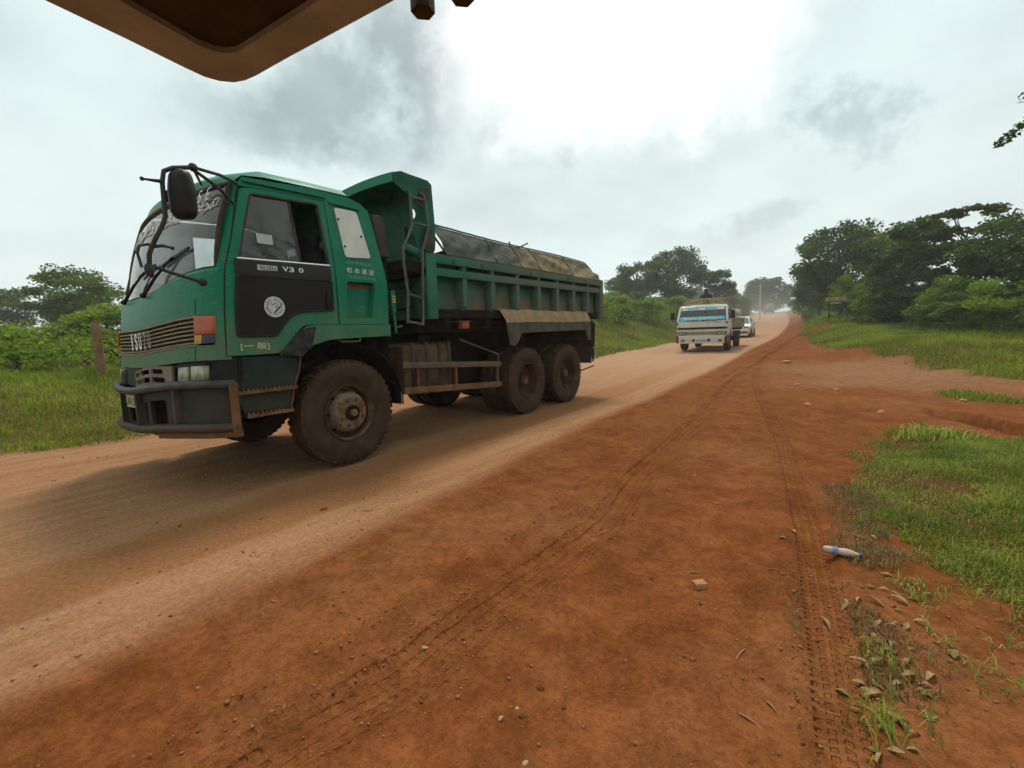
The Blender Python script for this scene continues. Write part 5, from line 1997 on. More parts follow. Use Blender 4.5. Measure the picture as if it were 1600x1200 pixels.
def tp(s, k):
    """k: 0 near lower edge .. 1 near ridge .. 2 far ridge .. 3 far lower edge"""
    wr_ = .035 * (fbm(np.array([s * 2.2]), np.array([k * 2.0]), 4)[0] - .5) * 2
    seam = sum(math.exp(-((s - q_ - .06 * k) / .05) ** 2) for q_ in seams)
    sag = .02 * math.sin((s - 1.4) * 4.2)
    lo = 2.235 + bh(s)
    hi = 2.60 + .01 * math.sin(s * 1.7) - (.16 * max(0, (s - 5.55) / .42) ** 1.6)
    if k <= 1:
        return (0.035 + .19 * k ** 1.1 + wr_ * math.sin(k * 3.1416) * 1.3 - .012 * seam * math.sin(k * 3.14) + .034 * math.sin(s * 6.5 + k * 4.5 * math.sin(s * 1.9)) * math.sin(k * 3.14) + .011 * math.sin(s * 19 - k * 9 + 2 * math.sin(s * 3)) * math.sin(k * 3.14), s - .13 * k * max(0, 1 - (s - 1.42) / .5), lo + (hi - lo) * k)
    if k <= 2:
        q_ = k - 1
        return (.225 + 1.95 * q_, s, hi + .10 * math.sin(q_ * 3.1416) - .04 * abs(math.sin(q_ * 9)) + wr_)
    q_ = 3 - k
    return (2.40 - .035 - .19 * q_, s, lo + (hi - lo) * q_)


KN = list(np.linspace(0, 1, 24))
b.loft([[T(p[1], p[0], p[2] - 2.25) for p in (tp(s, k) for k in KN)] for s in SS])
b.loft([[T(p[1], p[0], p[2] - 2.25) for p in (tp(s, k) for k in np.linspace(2, 3, 5))] for s in SS])
b.loft([[T(p[1], p[0], p[2] - 2.25 - .09 * math.sin((k - 1) * 3.14) - .02) for p in (tp(s, k) for k in np.linspace(1, 2, 9))] for s in SS if s > 2.9])
b.build('canvas', TARPM, tarp, smooth=60)
b = MB()
b.tube([T(s - .13 * max(0, 1 - (s - 1.42) / .5), .215 + .004 * math.sin(s * 20), tp(s, 1)[2] - 2.25 + .012) for s in np.linspace(1.42, 5.97, 60)], .012, 6)
b.build('ridge_rope', mat('old_rope', (.075, .085, .05), .9), tarp)
for q_ in seams:
    b = MB()
    b.tube([T(tp(q_ + .05 * (1 - k), k)[1] + .0, tp(q_, k)[0] - .012, tp(q_, k)[2] - 2.25) for k in np.linspace(0, 1, 8)], .007, 5)
    b.build('lashing_rope', mat('old_rope', (.075, .085, .05), .9), tarp)
b = MB()
b.tube([T(1.49, .03, -.02), T(1.34, .20, .33), T(1.42, .28, .375), T(1.55, .24, .35)], .013, 6)
b.build('hoop', mat('mirror_arm_paint', (.014, .022, .024)), tarp)
b = MB()
b.tube([T(3.30, .3, .34), T(3.42, .25, .37), T(3.56, .2, .44)], .012, 5)
b.tube([T(3.18, .3, .34), T(3.17, .28, .42)], .012, 5)
b.build('lashing_stick', mat('dry_wood', (.07, .06, .045), .9), tarp)

# ------------------------------------------------------------------ white lorry coming down the road
WPAINT = mat('dusty_white_paint', (.62, .60, .52), .45, 0, .08, 3, dust=.55, z=(.2, 2.2), dcol=(.36, .25, .15))
WPAINT2 = mat('white_paint', (.70, .69, .62), .4, 0, .06, 3, dust=.2, dcol=(.36, .25, .15))
BEDW = mat('dirty_bed_boards', (.30, .25, .16), .7, 0, .2, 4, dust=.5, dcol=(.27, .18, .10))
CYAN = mat('cyan_decal', (.12, .48, .58), .5, 0, .06)
DGLASS = glass('dark_glass', (.25, .28, .28), 1.3, .25, .5)
RACKM = mat('rack_paint', (.30, .24, .13), .7, .1, .2, 6, rust=.15)
lor = empty('white_lorry', (-.74, 17.75, gz(-.74, 19.5) - .005), R(3.0), 'dusty white lorry with cyan windscreen decals driving down the middle of the road', 'lorry')
lor.rotation_euler = (R(.4), 0, R(3.0))
LW = 1.02


def lring(y, hw, z0, z1, r=.08):
    return [(-hw, y, z0), (-hw, y, z1 - r), (-hw + r, y, z1), (hw - r, y, z1), (hw, y, z1 - r), (hw, y, z0)]


b = MB()   # lower cab box
b.loft([[(-LW, .06, .62), (-LW + .06, 0, .62), (LW - .06, 0, .62), (LW, .06, .62)], [(-LW, .06, 1.30), (-LW + .06, .0, 1.30), (LW - .06, .0, 1.30), (LW, .06, 1.30)]])
for sx in (-1, 1):
    b.panel([(.06, .75), (.45, .75), (.6, .98), (1.0, .98), (1.15, .75), (1.55, .75), (1.55, 1.9), (.36, 1.9), (.06, 1.30)], lambda a, c, d, sx=sx: Vector((sx * (LW - d - max(0, c - 1.3) * .12), a, c)), .03, holes=[[(.22, 1.36), (1.1, 1.36), (1.1, 1.82), (.42, 1.82)]])
b.loft([[(-LW + .09, .32, 1.86), (0, .24, 1.88), (LW - .09, .32, 1.86)], [(-LW + .09, .42, 1.96), (0, .38, 1.99), (LW - .09, .42, 1.96)], [(-LW + .1, 1.5, 1.98), (0, 1.5, 2.0), (LW - .1, 1.5, 1.98)], [(-LW + .08, 1.56, 1.85), (0, 1.56, 1.86), (LW - .08, 1.56, 1.85)]])
b.box((-LW + .05, 1.5, .8), (LW - .05, 1.55, 1.9))
b.build('cab', WPAINT, lor, smooth=30)
for sx in (-1, 1):
    b = MB()
    b.beam((sx * (LW - .04), .07, 1.30), (sx * (LW - .10), .35, 1.90), .09, .06)
    b.build('a_pillar', WPAINT2, lor)
wfn = lambda a, c, d: Vector((a * (1 - .07 * c), .03 + .29 * c - .07 * (1 - (a / .95) ** 2) + d, 1.31 + .56 * c))
b = MB()
b.loft([[wfn(a, c, 0) for a in np.linspace(-.93, .93, 13)] for c in np.linspace(0, 1, 5)])
wsl = b.build('windscreen', DGLASS, lor)
for c0, c1, nm, m_ in ((.03, .30, 'lower_decal', CYAN), (.80, .97, 'upper_decal', WPAINT2)):
    b = MB()
    b.loft([[wfn(a, c, -.008) for a in np.linspace(-.90, .90, 13)] for c in (c0, c1)])
    b.build(nm, m_, wsl)
b = MB()
for a0, a1 in ((-.66, -.18), (.10, .62)):
    b.loft([[wfn(a, c, -.012) for a in np.linspace(a0, a1, 5)] for c in (.82, .95)])
b.build('decal_band', CYAN, wsl)
rs_ = random.Random(3)
a = -.76
k = 0
while a < .76:
    wch = rs_.uniform(.05, .085)
    if not -.06 < a < .06:
        b = MB()
        pts = [wfn(a + wch * (.5 + .45 * math.cos(t)), .165 + .065 * math.sin(t * (1 + k % 2)) , -.013) for t in np.linspace(.3, 5.6, 9)]
        b.tube(pts, .012, 4)
        b.build('decal_mark', WPAINT2, wsl)
    k += 1
    a += wch + .03
for a0 in (-.55, .05, .5):
    b = MB()
    b.tube([wfn(a0 - .05, -.03, -.03), wfn(a0 + .2, .04, -.03), wfn(a0 + .42, .0, -.03)], .013, 5)
    b.build('wiper', BLACK, lor)
b = MB()
b.box((-.93, -.025, .945), (.97, .03, 1.03))
b.build('grille_band', BLACK, lor)
for sx in (-1, 1):
    b = MB()
    b.box((sx * .97 - .045, -.03, .95), (sx * .97 + .045, .05, 1.03))
    b.build('corner_lamp', mat('amber_lens'.strip(), (.5, .085, .008)), lor)
    for x0 in (.70, .88):
        b = MB()
        b.box((sx * x0 - .075, -.035, .725), (sx * x0 + .075, .0, .835))
        b.build('headlamp', CLEARL, lor, bevel=.01)
    b = MB()
    b.box((sx * .79 - .19, -.02, .705), (sx * .79 + .19, .02, .855))
    b.build('headlamp_surround', BLACK, lor)
    b = MB()
    b.box((sx * .74 - .07, -.10, .42), (sx * .74 + .07, -.04, .52))
    b.build('fog_lamp', mat('dull_amber', (.20, .12, .05), .4), lor)
    b = MB()
    b.box((sx * 1.0 - .04, -.06, .36), (sx * 1.0 + .06, .25, .68))
    b.build('bumper_end', mat('brown_plastic', (.06, .035, .025), .7, dust=.4), lor, bevel=.02)
    b = MB()
    b.box((sx * .98 - .05, .02, 1.17), (sx * .98 + .02, -.03, 1.24))
    b.build('repeater_lamp', BLACK, lor)
    b = MB()
    b.tube([(sx * 1.0, .2, 1.75), (sx * 1.15, .02, 1.72), (sx * 1.17, .0, 1.5), (sx * 1.0, .15, 1.3)], .014, 5)
    b.box((sx * 1.19 - .075, -.03, 1.38), (sx * 1.19 + .075, .03, 1.68))
    b.build('mirror', BLACK, lor)
b = MB()
b.box((-.60, -.03, .72), (.60, .0, .84))
b.build('grille', mat('tan_grille'.strip(), (.2, .185, .12)), lor)
b = MB()
b.box((-.92, -.075, .345), (.90, .02, .685))
b.build('bumper', WPAINT, lor, bevel=.02)
b = MB()
b.box((-.36, -.085, .43), (.36, -.076, .53))
b.build('plate_recess', BLACK, lor)
b = MB()
b.box((-.24, -.093, .435), (.24, -.086, .525))
b.build('number_plate', mat('plate_white', (.55, .53, .45), .5), lor)
b = MB()
for x0 in (-.17, -.10, .02, .09, .16):
    b.box((x0 - .02, -.096, .455), (x0 + .02, -.0935, .505))
b.build('plate_marks', LETTER_K, lor)
text_on('badge', 'ISUZU', Vector((.50, -.004, 1.19)), (1, 0, 0), (0, 0, 1), .26, .05, mat('grey_badge', (.10, .10, .10), .5), lor, .004)
b = MB()
b.tube([(-.80, .55, 2.05), (-.80, .40, 2.10), (.80, .40, 2.10), (.86, .6, 2.05), (.86, 1.5, 2.05), (-.86, 1.5, 2.05), (-.86, .6, 2.05)], .03, 6)
b.tube([(-.70, .42, 2.24), (.70, .42, 2.24), (.78, 1.45, 2.24), (-.78, 1.45, 2.24)], .022, 6, closed=True)
for x0 in (-.7, -.25, .05, .35, .7):
    b.tube([(x0, .41, 2.0), (x0, .42, 2.25)], .018, 5)
for x0 in (-.6, -.2, .2, .6):
    b.tube([(x0, .42, 2.11), (x0, 1.5, 2.11)], .018, 5)
b.tube([(.86, .6, 2.05), (.99, .9, 1.9), (1.02, 1.55, 1.2)], .022, 5)
b.build('roof_rack', RACKM, lor)
for sx in (-1, 1):
    for i, (z0, z1) in enumerate(((.98, 1.12), (1.135, 1.275), (1.29, 1.43))):
        b = MB()
        b.box((sx * 1.06 - .02, 1.75, z0), (sx * 1.06 + .02, 5.6, z1))
        b.build('side_board', BEDW, lor, bevel=.006)
    for y0 in (1.8, 2.7, 3.6, 4.5, 5.55):
        b = MB()
        b.box((sx * 1.09 - .02, y0 - .04, .95), (sx * 1.09 + .02, y0 + .04, 1.72 if y0 > 5 else 1.45))
        b.build('stake', RACKM, lor)
    for y0, dd in ((1.0, 0), (4.3, 1)):
        r = bpy.data.objects.new('wheel', None)
        COL.objects.link(r)
        r.parent = lor
        r.location = (sx * 1.0, y0, .40)
        r.rotation_euler = (0, 0, 0 if sx > 0 else math.pi)
        b = MB()
        b.lathe([(.22, -.05), (.24, 0), (.36, 0), (.395, -.04), (.395, -.2), (.36, -.24), (.22, -.22)], 28, Matrix.Rotation(R(90), 4, 'Y'))
        b.build('tyre', TYRE, r)
        b = MB()
        b.lathe([(.24, -.01), (.2, -.06), (.12, -.03), (.0, -.02)], 20, Matrix.Rotation(R(90), 4, 'Y'))
        b.build('rim', HUBM, r)
    b = MB()
    b.loft([[(sx * .80, .45 + .55 * (1 - math.cos(t)), .62 + .36 * math.sin(t)) for t in np.linspace(0, math.pi, 9)], [(sx * 1.04, .45 + .55 * (1 - math.cos(t)), .62 + .36 * math.sin(t)) for t in np.linspace(0, math.pi, 9)]])
    b.build('wheel_arch', WPAINT, lor)
b = MB()
b.box((-1.03, 1.75, .86), (1.03, 5.6, .96))
b.box((-.95, .3, .55), (-.8, 5.4, .8))
b.box((.8, .3, .55), (.95, 5.4, .8))
b.box((-.75, .2, .42), (.75, 1.3, .78))
b.cyl((-.9, 4.3, .4), (.9, 4.3, .4), .09, 10)
b.cyl((-.9, 1.0, .4), (.9, 1.0, .4), .06, 10)
b.build('chassis', UNDER, lor)
b = MB()
b.box((-1.03, 1.72, .96), (1.03, 1.78, 1.6))
b.box((-1.03, 5.57, .96), (1.03, 5.62, 1.43))
b.build('headboard', BEDW, lor)
load = MB()
n_ = 12
load.loft([[(x, y, 1.0 + .42 * math.sin(math.pi * (x + 1.02) / 2.04) ** .6 * math.sin(math.pi * (y - 1.7) / 3.95) ** .5 + .12 * vnoise(np.array([x * 3]), np.array([y * 3]))[0] + .02) for x in np.linspace(-1.0, 1.0, n_)] for y in np.linspace(1.8, 5.55, 18)])
lo_ = load.build('soil_load', mat('murram_load', (.16, .075, .035), .95, 0, .25, 6, bump=.6, bscale=20), None, label='heap of brown soil in the white lorry bed', category='soil heap')
lo_.matrix_world = Matrix.LocRotScale(lor.location, lor.rotation_euler, None)

# person riding behind the cab
SKIN = mat('dark_skin', (.045, .022, .014), .55)
SHIRT = mat('dark_red_shirt', (.06, .018, .018), .9)
TROUS = mat('dark_trousers', (.02, .02, .025), .9)
per = empty('person', (0, 0, 0), 0, 'person in a dark red top riding behind the white lorry cab roof', 'person')
joints = {'pelvis': (0, 0, 0), 'waist': (0, .0, .18), 'chest': (0, -.03, .38), 'neck': (0, -.03, .54), 'skull': (0, -.05, .62), 'crown': (0, -.04, .74),
          'shl': (-.18, -.03, .49), 'ell': (-.27, -.12, .27), 'wrl': (-.2, -.32, .24), 'hdl': (-.18, -.40, .25), 'shr': (.18, -.03, .49), 'elr': (.27, -.12, .27), 'wrr': (.2, -.32, .24), 'hdr': (.18, -.40, .25),
          'hpl': (-.1, -.02, -.02), 'knl': (-.16, -.42, .02), 'anl': (-.15, -.42, -.36), 'tol': (-.15, -.56, -.40), 'hpr': (.1, -.02, -.02), 'knr': (.16, -.42, .02), 'anr': (.15, -.42, -.36), 'tor': (.15, -.56, -.40)}
rad = {'pelvis': .13, 'waist': .12, 'chest': .15, 'neck': .055, 'skull': .085, 'crown': .075, 'shl': .07, 'ell': .045, 'wrl': .032, 'hdl': .035, 'shr': .07, 'elr': .045, 'wrr': .032, 'hdr': .035, 'hpl': .095, 'knl': .065, 'anl': .045, 'tol': .035, 'hpr': .095, 'knr': .065, 'anr': .045, 'tor': .035}
names = list(joints)
ed = [('pelvis', 'waist'), ('waist', 'chest'), ('chest', 'neck'), ('neck', 'skull'), ('skull', 'crown'), ('chest', 'shl'), ('shl', 'ell'), ('ell', 'wrl'), ('wrl', 'hdl'), ('chest', 'shr'), ('shr', 'elr'), ('elr', 'wrr'), ('wrr', 'hdr'), ('pelvis', 'hpl'), ('hpl', 'knl'), ('knl', 'anl'), ('anl', 'tol'), ('pelvis', 'hpr'), ('hpr', 'knr'), ('knr', 'anr'), ('anr', 'tor')]
me = bpy.data.meshes.new('body')
me.from_pydata([joints[n] for n in names], [(names.index(a), names.index(c)) for a, c in ed], [])
bo = bpy.data.objects.new('body', me)
COL.objects.link(bo)
sk = bo.modifiers.new('s', 'SKIN')
for i, n in enumerate(names):
    me.skin_vertices[0].data[i].radius = (rad[n], rad[n])
    me.skin_vertices[0].data[i].use_root = n == 'pelvis'
bo.modifiers.new('d', 'SUBSURF').levels = 2
bpy.context.view_layer.update()
bm_ = bpy.data.meshes.new_from_object(bo.evaluated_get(bpy.context.evaluated_depsgraph_get()))
bpy.data.objects.remove(bo, do_unlink=True)
for m_ in (SKIN, SHIRT, TROUS):
    bm_.materials.append(m_)
for p in bm_.polygons:
    c_ = p.center
    p.material_index = 0 if (c_.z > .53 or c_.y < -.2 and c_.z > .12 or c_.z < -.33) else (1 if c_.z > .06 and c_.y > -.22 else 2)
    p.use_smooth = True
bo = bpy.data.objects.new('body', bm_)
COL.objects.link(bo)
bo.parent = per
b = MB()
b.sphere((0, -.035, .70), .10, 12, 8, (1, 1.1, 1))
b.build('hair', LETTER_K, per)
b = MB()
for sx in (-1, 1):
    b.sphere((sx * .033, -.135, .655), .012, 6, 5)
b.build('eyes', LETTER_W, per)
per.matrix_world = Matrix.LocRotScale(lor.matrix_basis @ Vector((-.16, 2.0, 1.98)), lor.rotation_euler, None)
# perch under him
cr = MB()
cr.box((-.45, -.22, -.85), (.45, .22, -.10))
cr_o = cr.build('wooden_crate', RACKM, None, bevel=.01, label='brown crate behind the white lorry cab that the person sits on', category='crate')
cr_o.matrix_world = Matrix.LocRotScale(lor.matrix_basis @ Vector((-.16, 2.05, 1.98)), lor.rotation_euler, None)


# ------------------------------------------------------------------ white car
def car_body(stations, name, m_, parent):
    b_ = MB()
    rg = []
    for y, hw, hr, z0, zb, zt in stations:
        rg.append([(-hw * .94, y, z0), (-hw, y, z0 + .18), (-hw, y, zb), (-hr, y, zt - .03), (-hr + .08, y, zt), (hr - .08, y, zt), (hr, y, zt - .03), (hw, y, zb), (hw, y, z0 + .18), (hw * .94, y, z0)])
    b_.loft(rg, closed=True, caps=True)
    return b_.build(name, m_, parent, smooth=30)


car = empty('white_car', (-1.9, 33.6, gz(-1.8, 35.5)), R(2.5), 'white car following close behind the white lorry', 'car')
CARP = mat('white_car_paint', (.72, .76, .66), .35, 0, .04, 3, dust=.55, z=(.2, 1.1), dcol=(.36, .25, .15))
car_body([(0, .62, .60, .30, .62, .66), (.05, .80, .74, .26, .70, .78), (.35, .86, .76, .22, .80, .86), (1.05, .87, .74, .22, .92, .96), (1.10, .87, .74, .22, .92, .97), (1.75, .87, .62, .22, .92, 1.46), (2.4, .87, .63, .22, .92, 1.52), (3.4, .87, .62, .22, .92, 1.48), (3.95, .86, .66, .24, .92, 1.08), (4.1, .80, .70, .30, .80, .9)], 'body', CARP, car)
b = MB()
b.add([(-.70, 1.12, 1.0), (.70, 1.12, 1.0), (.56, 1.71, 1.43), (-.56, 1.71, 1.43)], [(0, 1, 2, 3)])
b.build('windscreen', glass('car_glass', (.3, .33, .33), 2.0, .2, .5), car).location = (0, -.02, .012)
for sx in (-1, 1):
    for y0, y1, y2, y3 in ((1.28, 2.35, 2.35, 1.85), (2.42, 3.5, 3.3, 2.42)):
        b = MB()
        b.add([(sx * .875, y0, .97), (sx * .875, y1, .97), (sx * .645, y2, 1.44), (sx * .645, y3, 1.44)], [(0, 1, 2, 3)])
        b.build('side_window', DGLASS, car)
    b = MB()
    b.panel(rounded([(-.16, -.07), (.16, -.06), (.14, .07), (-.16, .06)], .03), lambda a, c, d, sx=sx: Vector((sx * (.62 + a), .02 - d + .12 * abs(a + .1), .70 + c)), .03)
    b.build('headlamp', CLEARL, car)
    b = MB()
    b.box((sx * .92 - .1, 1.3, .98), (sx * .92 + .1, 1.42, 1.1))
    b.build('door_mirror', CARP, car, bevel=.02)
    for y0 in (.75, 3.3):
        r = bpy.data.objects.new('wheel', None)
        COL.objects.link(r)
        r.parent = car
        r.location = (sx * .90, y0, .32)
        r.rotation_euler = (0, 0, 0 if sx > 0 else math.pi)
        b = MB()
        b.lathe([(.19, -.03), (.21, 0), (.29, 0), (.32, -.03), (.32, -.17), (.29, -.2), (.18, -.2)], 24, Matrix.Rotation(R(90), 4, 'Y'))
        b.build('tyre', TYRE, r)
        b = MB()
        b.lathe([(.2, -.005), (.16, -.04), (.06, -.01), (0, -.01)], 18, Matrix.Rotation(R(90), 4, 'Y'))
        b.build('rim', GREYM, r)
b = MB()
b.box((-.34, -.02, .63), (.34, .03, .74))
b.build('grille', mat('dark_grille', (.03, .035, .03), .6), car)
b = MB()
b.box((-.7, -.03, .30), (.7, .03, .42))
b.build('lower_intake', mat('brown_plastic', (.06, .035, .025)), car)
b = MB()
b.box((-.22, -.04, .46), (.22, -.02, .56))
b.build('number_plate', mat('plate_white', (.55, .53, .45)), car)
b = MB()
b.sphere((0, -.03, .70), .05, 10, 6, (1, .3, 1))
b.build('emblem', BLACK, car)

# ------------------------------------------------------------------ far vehicle cresting the hill
fv = empty('far_vehicle', (-7.9, 111.5, gz(-7.9, 112)), R(5), 'dark boxy vehicle with a pale roof edge near the crest of the road', 'vehicle')
FVP = mat('dull_dark_paint', (.055, .06, .055), .5, 0, .1, dust=.3)
car_body([(0, .84, .80, .4, .95, 1.0), (.1, .95, .85, .35, 1.05, 1.15), (.5, .97, .85, .35, 1.1, 1.2), (.9, .97, .80, .35, 1.1, 1.95), (1.3, .97, .82, .35, 1.1, 2.12), (4.3, .97, .82, .35, 1.1, 2.12), (4.4, .95, .8, .4, 1.1, 2.0)], 'body', FVP, fv)
b = MB()
b.add([(-.78, .49, 1.24), (.78, .49, 1.24), (.72, .87, 1.92), (-.72, .87, 1.92)], [(0, 1, 2, 3)])
b.build('windscreen', glass('hazy_glass', (.4, .45, .4), 2.0, .3, .5), fv).location = (0, -.03, .0)
b = MB()
b.box((-.8, .95, 2.125), (.8, 1.2, 2.20))
b.build('roof_edge', WPAINT2, fv, bevel=.02)
for sx in (-1, 1):
    b = MB()
    b.box((sx * .7 - .13, -.03, .78), (sx * .7 + .13, .03, .95))
    b.build('headlamp', CLEARL, fv)
    for y0 in (.9, 3.5):
        b = MB()
        b.lathe([(.2, 0), (.36, 0), (.40, -.04), (.40, -.2), (.36, -.24)], 20, Matrix.Translation((sx * .98 if sx > 0 else -.74, y0, .40)) @ Matrix.Rotation(R(90), 4, 'Y'))
        b.build('wheel', TYRE, fv)
b = MB()
b.box((-.92, -.06, .42), (.92, .05, .62))
b.build('bumper', BLACK, fv, bevel=.03)
b = MB()
b.box((-.45, -.03, .72), (.45, .02, .92))
b.build('grille', BLACK, fv)

# ------------------------------------------------------------------ roadside things
post = MB()
post.tube([(0, 0, -.3), (.0, .01, .3), (.01, .02, .8), (.005, .02, 1.17)], [.086, .085, .082, .078], 7)
po = post.build('wooden_post', mat('weathered_post', (.23, .125, .055), .9, 0, .25, 8, bump=.5, bscale=30, streak=.2), None, smooth=0, label='short weathered wooden post standing in the left verge by the truck bumper', category='post')
po.location = (-9.35, .18, gz(-9.35, .18))
po.rotation_euler = (R(1), R(1.5), 0)

pole = empty('utility_pole', (-5.6, 77, gz(-5.6, 77)), 0, 'thin grey utility pole on the left side of the road near the crest', 'pole')
b = MB()
b.tube([(0, 0, -.5), (0, 0, 3), (.02, 0, 5.5)], [.12, .11, .08], 10)
b.build('shaft', mat('grey_timber', (.42, .40, .35), .9, 0, .15), pole)
b = MB()
b.box((-.4, -.04, 5.2), (.4, .04, 5.27))
b.build('cross_arm', mat('grey_timber', (.26, .25, .22)), pole)
for x0 in (-.5, 0, .5):
    b = MB()
    b.cyl((x0 * .7, 0, 5.27), (x0 * .7, 0, 5.37), .03, 8)
    b.build('insulator', BLACK, pole)

sg = empty('roadside_sign', (4.0, 29.8, gz(4.0, 29.8)), R(10), 'small yellowed two-board sign on posts in front of the bushes on the bank', 'sign')
sz = 2.72 - gz(4.0, 29.8)
b = MB()
b.box((-.62, -.02, sz - .10), (.62, .02, sz + .10))
bd = b.build('board', mat('yellowed_board', (.38, .33, .19), .7, 0, .12, 6, rust=.06), sg, bevel=.006)
for i, (x0, x1) in enumerate(((-.52, -.40), (-.37, -.28), (-.24, -.16), (.02, .12), (.18, .24), (.30, .42), (.46, .52))):
    b = MB()
    b.box((x0, -.026, sz - .045), (x1, -.0205, sz + .05))
    b.build('faded_mark', mat('faded_red_mark', (.22, .11, .06), .8) if i < 3 else mat('faded_dark_mark', (.16, .15, .09), .8), bd)
b = MB()
b.box((-.50, -.02, sz - .30), (.40, .02, sz - .14))
bd2 = b.build('lower_board', mat('dark_board', (.03, .03, .025), .7), sg, bevel=.004)
b = MB()
b.panel([(-.44, sz - .245), (.12, sz - .25), (.16, sz - .22), (.05, sz - .18), (-.44, sz - .19)], lambda a, c, d: Vector((a, -.026 + d, c)), .004)
b.build('pale_arrow', mat('pale_arrow', (.42, .42, .38), .7), bd2)
for x0 in (-.42, .42):
    b = MB()
    b.cyl((x0, .05, -.2), (x0, .05, sz + .1), .035, 8)
    b.build('post', mat('dark_post', (.05, .04, .03), .9), sg)

FWH = mat('far_white_wall', (.60, .58, .50), .8, 0, .1)
ROOFT = mat('tin_roof', (.30, .29, .26), .6, .2, .15)
for x0, y0, wd_, ht, lab in ((-3.6, 137, 3.6, 2.5, 'low cream roadside building on the crest, left one of two'), (1.2, 140, 3.0, 2.2, 'low white roadside building on the crest, right one of two')):
    e = empty('roadside_building', (x0, y0, gz(x0, y0) - .1), R(6), lab, 'building', 'small buildings at the crest')
    b = MB()
    b.box((-wd_ / 2, 0, 0), (wd_ / 2, 3.5, ht))
    b.build('wall', FWH, e)
    b = MB()
    b.add([(-wd_ / 2 - .3, -.9, ht - .1), (wd_ / 2 + .3, -.9, ht - .1), (wd_ / 2 + .3, 3.8, ht + .5), (-wd_ / 2 - .3, 3.8, ht + .5), (-wd_ / 2 - .3, -.9, ht), (wd_ / 2 + .3, -.9, ht), (wd_ / 2 + .3, 3.8, ht + .6), (-wd_ / 2 - .3, 3.8, ht + .6)], [(3, 2, 1, 0), (4, 5, 6, 7), (0, 1, 5, 4), (1, 2, 6, 5), (2, 3, 7, 6), (3, 0, 4, 7)])
    b.build('roof', ROOFT, e)
    b = MB()
    b.box((-wd_ * .3, -.05, 0), (-wd_ * .05, 0, 1.9))
    b.build('door', BLACK, e)
    b = MB()
    b.box((wd_ * .1, -.05, .9), (wd_ * .38, 0, 1.7))
    b.build('window', BLACK, e)
    for x1 in (-wd_ / 2, wd_ / 2):
        b = MB()
        b.box((x1 - .05, -.8, 0), (x1 + .05, -.7, ht - .05))
        b.build('veranda_post', FWH, e)

# ------------------------------------------------------------------ litter on the ground
bt = empty('plastic_bottle', (3.925, .20, gz(3.925, .20) + .020), 0, 'crushed clear plastic bottle with a blue cap lying by the tread marks', 'bottle')
d_ = (R0 * .86 - Vector((F_.x, F_.y, 0)).normalized() * .50).normalized()
bt.rotation_euler = (0, 0, math.atan2(d_.y, d_.x))
bt.scale = (.72, .72, .72)
RXb = Matrix.Rotation(R(90), 4, 'Y')
b = MB()
prb = [(.0, -.112), (.020, -.112), (.028, -.104), (.030, -.07), (.029, -.02), (.031, .02), (.029, .05), (.020, .083), (.0125, .098), (.0125, .106), (0, .106)]
b.lathe(prb, 18, RXb)
b.v = [(x + .002 * math.sin(y * 90), y * (1 - .25 * math.exp(-((x + .08) / .03) ** 2)), z * (.82 + .12 * math.sin(x * 60))) for x, y, z in b.v]
b.build('bottle_body', mat('milky_plastic', (.42, .36, .29), .35, 0, .2, 30, spec=.35, dust=.4, dcol=(.25, .14, .07)), bt, smooth=60)
b = MB()
b.lathe([(.0, .128), (.0155, .128), (.0165, .122), (.0165, .104), (.0, .104)], 16, RXb)
b.build('cap', mat('blue_cap', (.07, .08, .19), .4), bt)
b = MB()
b.lathe([(.0318, -.055), (.0325, -.035), (.0322, -.022)], 18, RXb)
b.v = [(x, y, z * .90) for x, y, z in b.v]
b.build('paper_label', mat('blue_label', (.15, .17, .30), .5), bt, smooth=60)

def cam_dir(a, f_):
    v = R0 * a + Vector((F_.x, F_.y, 0)).normalized() * f_
    return math.atan2(v.y, v.x)


bk = MB()
bk.box((-.029, -.022, -.012), (.029, .022, .022))
bko = bk.build('brick_fragment', mat('clay_brick', (.34, .16, .075), .9, 0, .12, 30, bump=.4, bscale=90), None, bevel=.003, label='small squared piece of orange brick on the bare red dirt', category='brick')
bko.location = (3.365, -.475, gz(3.365, -.475) + .004)
bko.rotation_euler = (0, 0, cam_dir(1, .12))

STICK = mat('pale_stick', (.27, .15, .075), .9, 0, .2, 30)
def stick(x, y, L, ang, r_, label, bend=.035):
    b_ = MB()
    pts = [Vector((-L / 2, 0, r_)), Vector((-L * .15, L * bend, r_ * 1.6)), Vector((L * .2, L * bend * .8, r_ * 1.2)), Vector((L / 2, 0, r_ * .8))]
    b_.tube(pts, [r_ * .7, r_, r_ * .9, r_ * .5], 6)
    o = b_.build('twig', STICK, None, smooth=60, label=label, category='twig', group='twigs on the dirt')
    o.location = (x, y, gz(x, y))
    o.rotation_euler = (0, 0, ang)
    return o


import itertools
STICKS = [(1085, 896, .075, (1, -.1), 'short straight twig just beyond the brick piece'), (1158, 1017, .085, (.75, .66), 'pale thicker twig lying slanted in the lower right dirt'), (1205, 1098, .04, (.2, -1), 'tiny bent twig near the lower right tread marks'),
          (1172, 1115, .07, (.55, -.8), 'thin straw lying in the lower right dirt'), (1210, 890, .10, (1, -.35), 'dark twig reaching from the worn track towards the bottle'), (575, 802, .10, (1, -.12), 'short twig on the pale strip of the road'), (940, 830, .09, (.8, .6), 'twig lying on the rut in the middle foreground')]


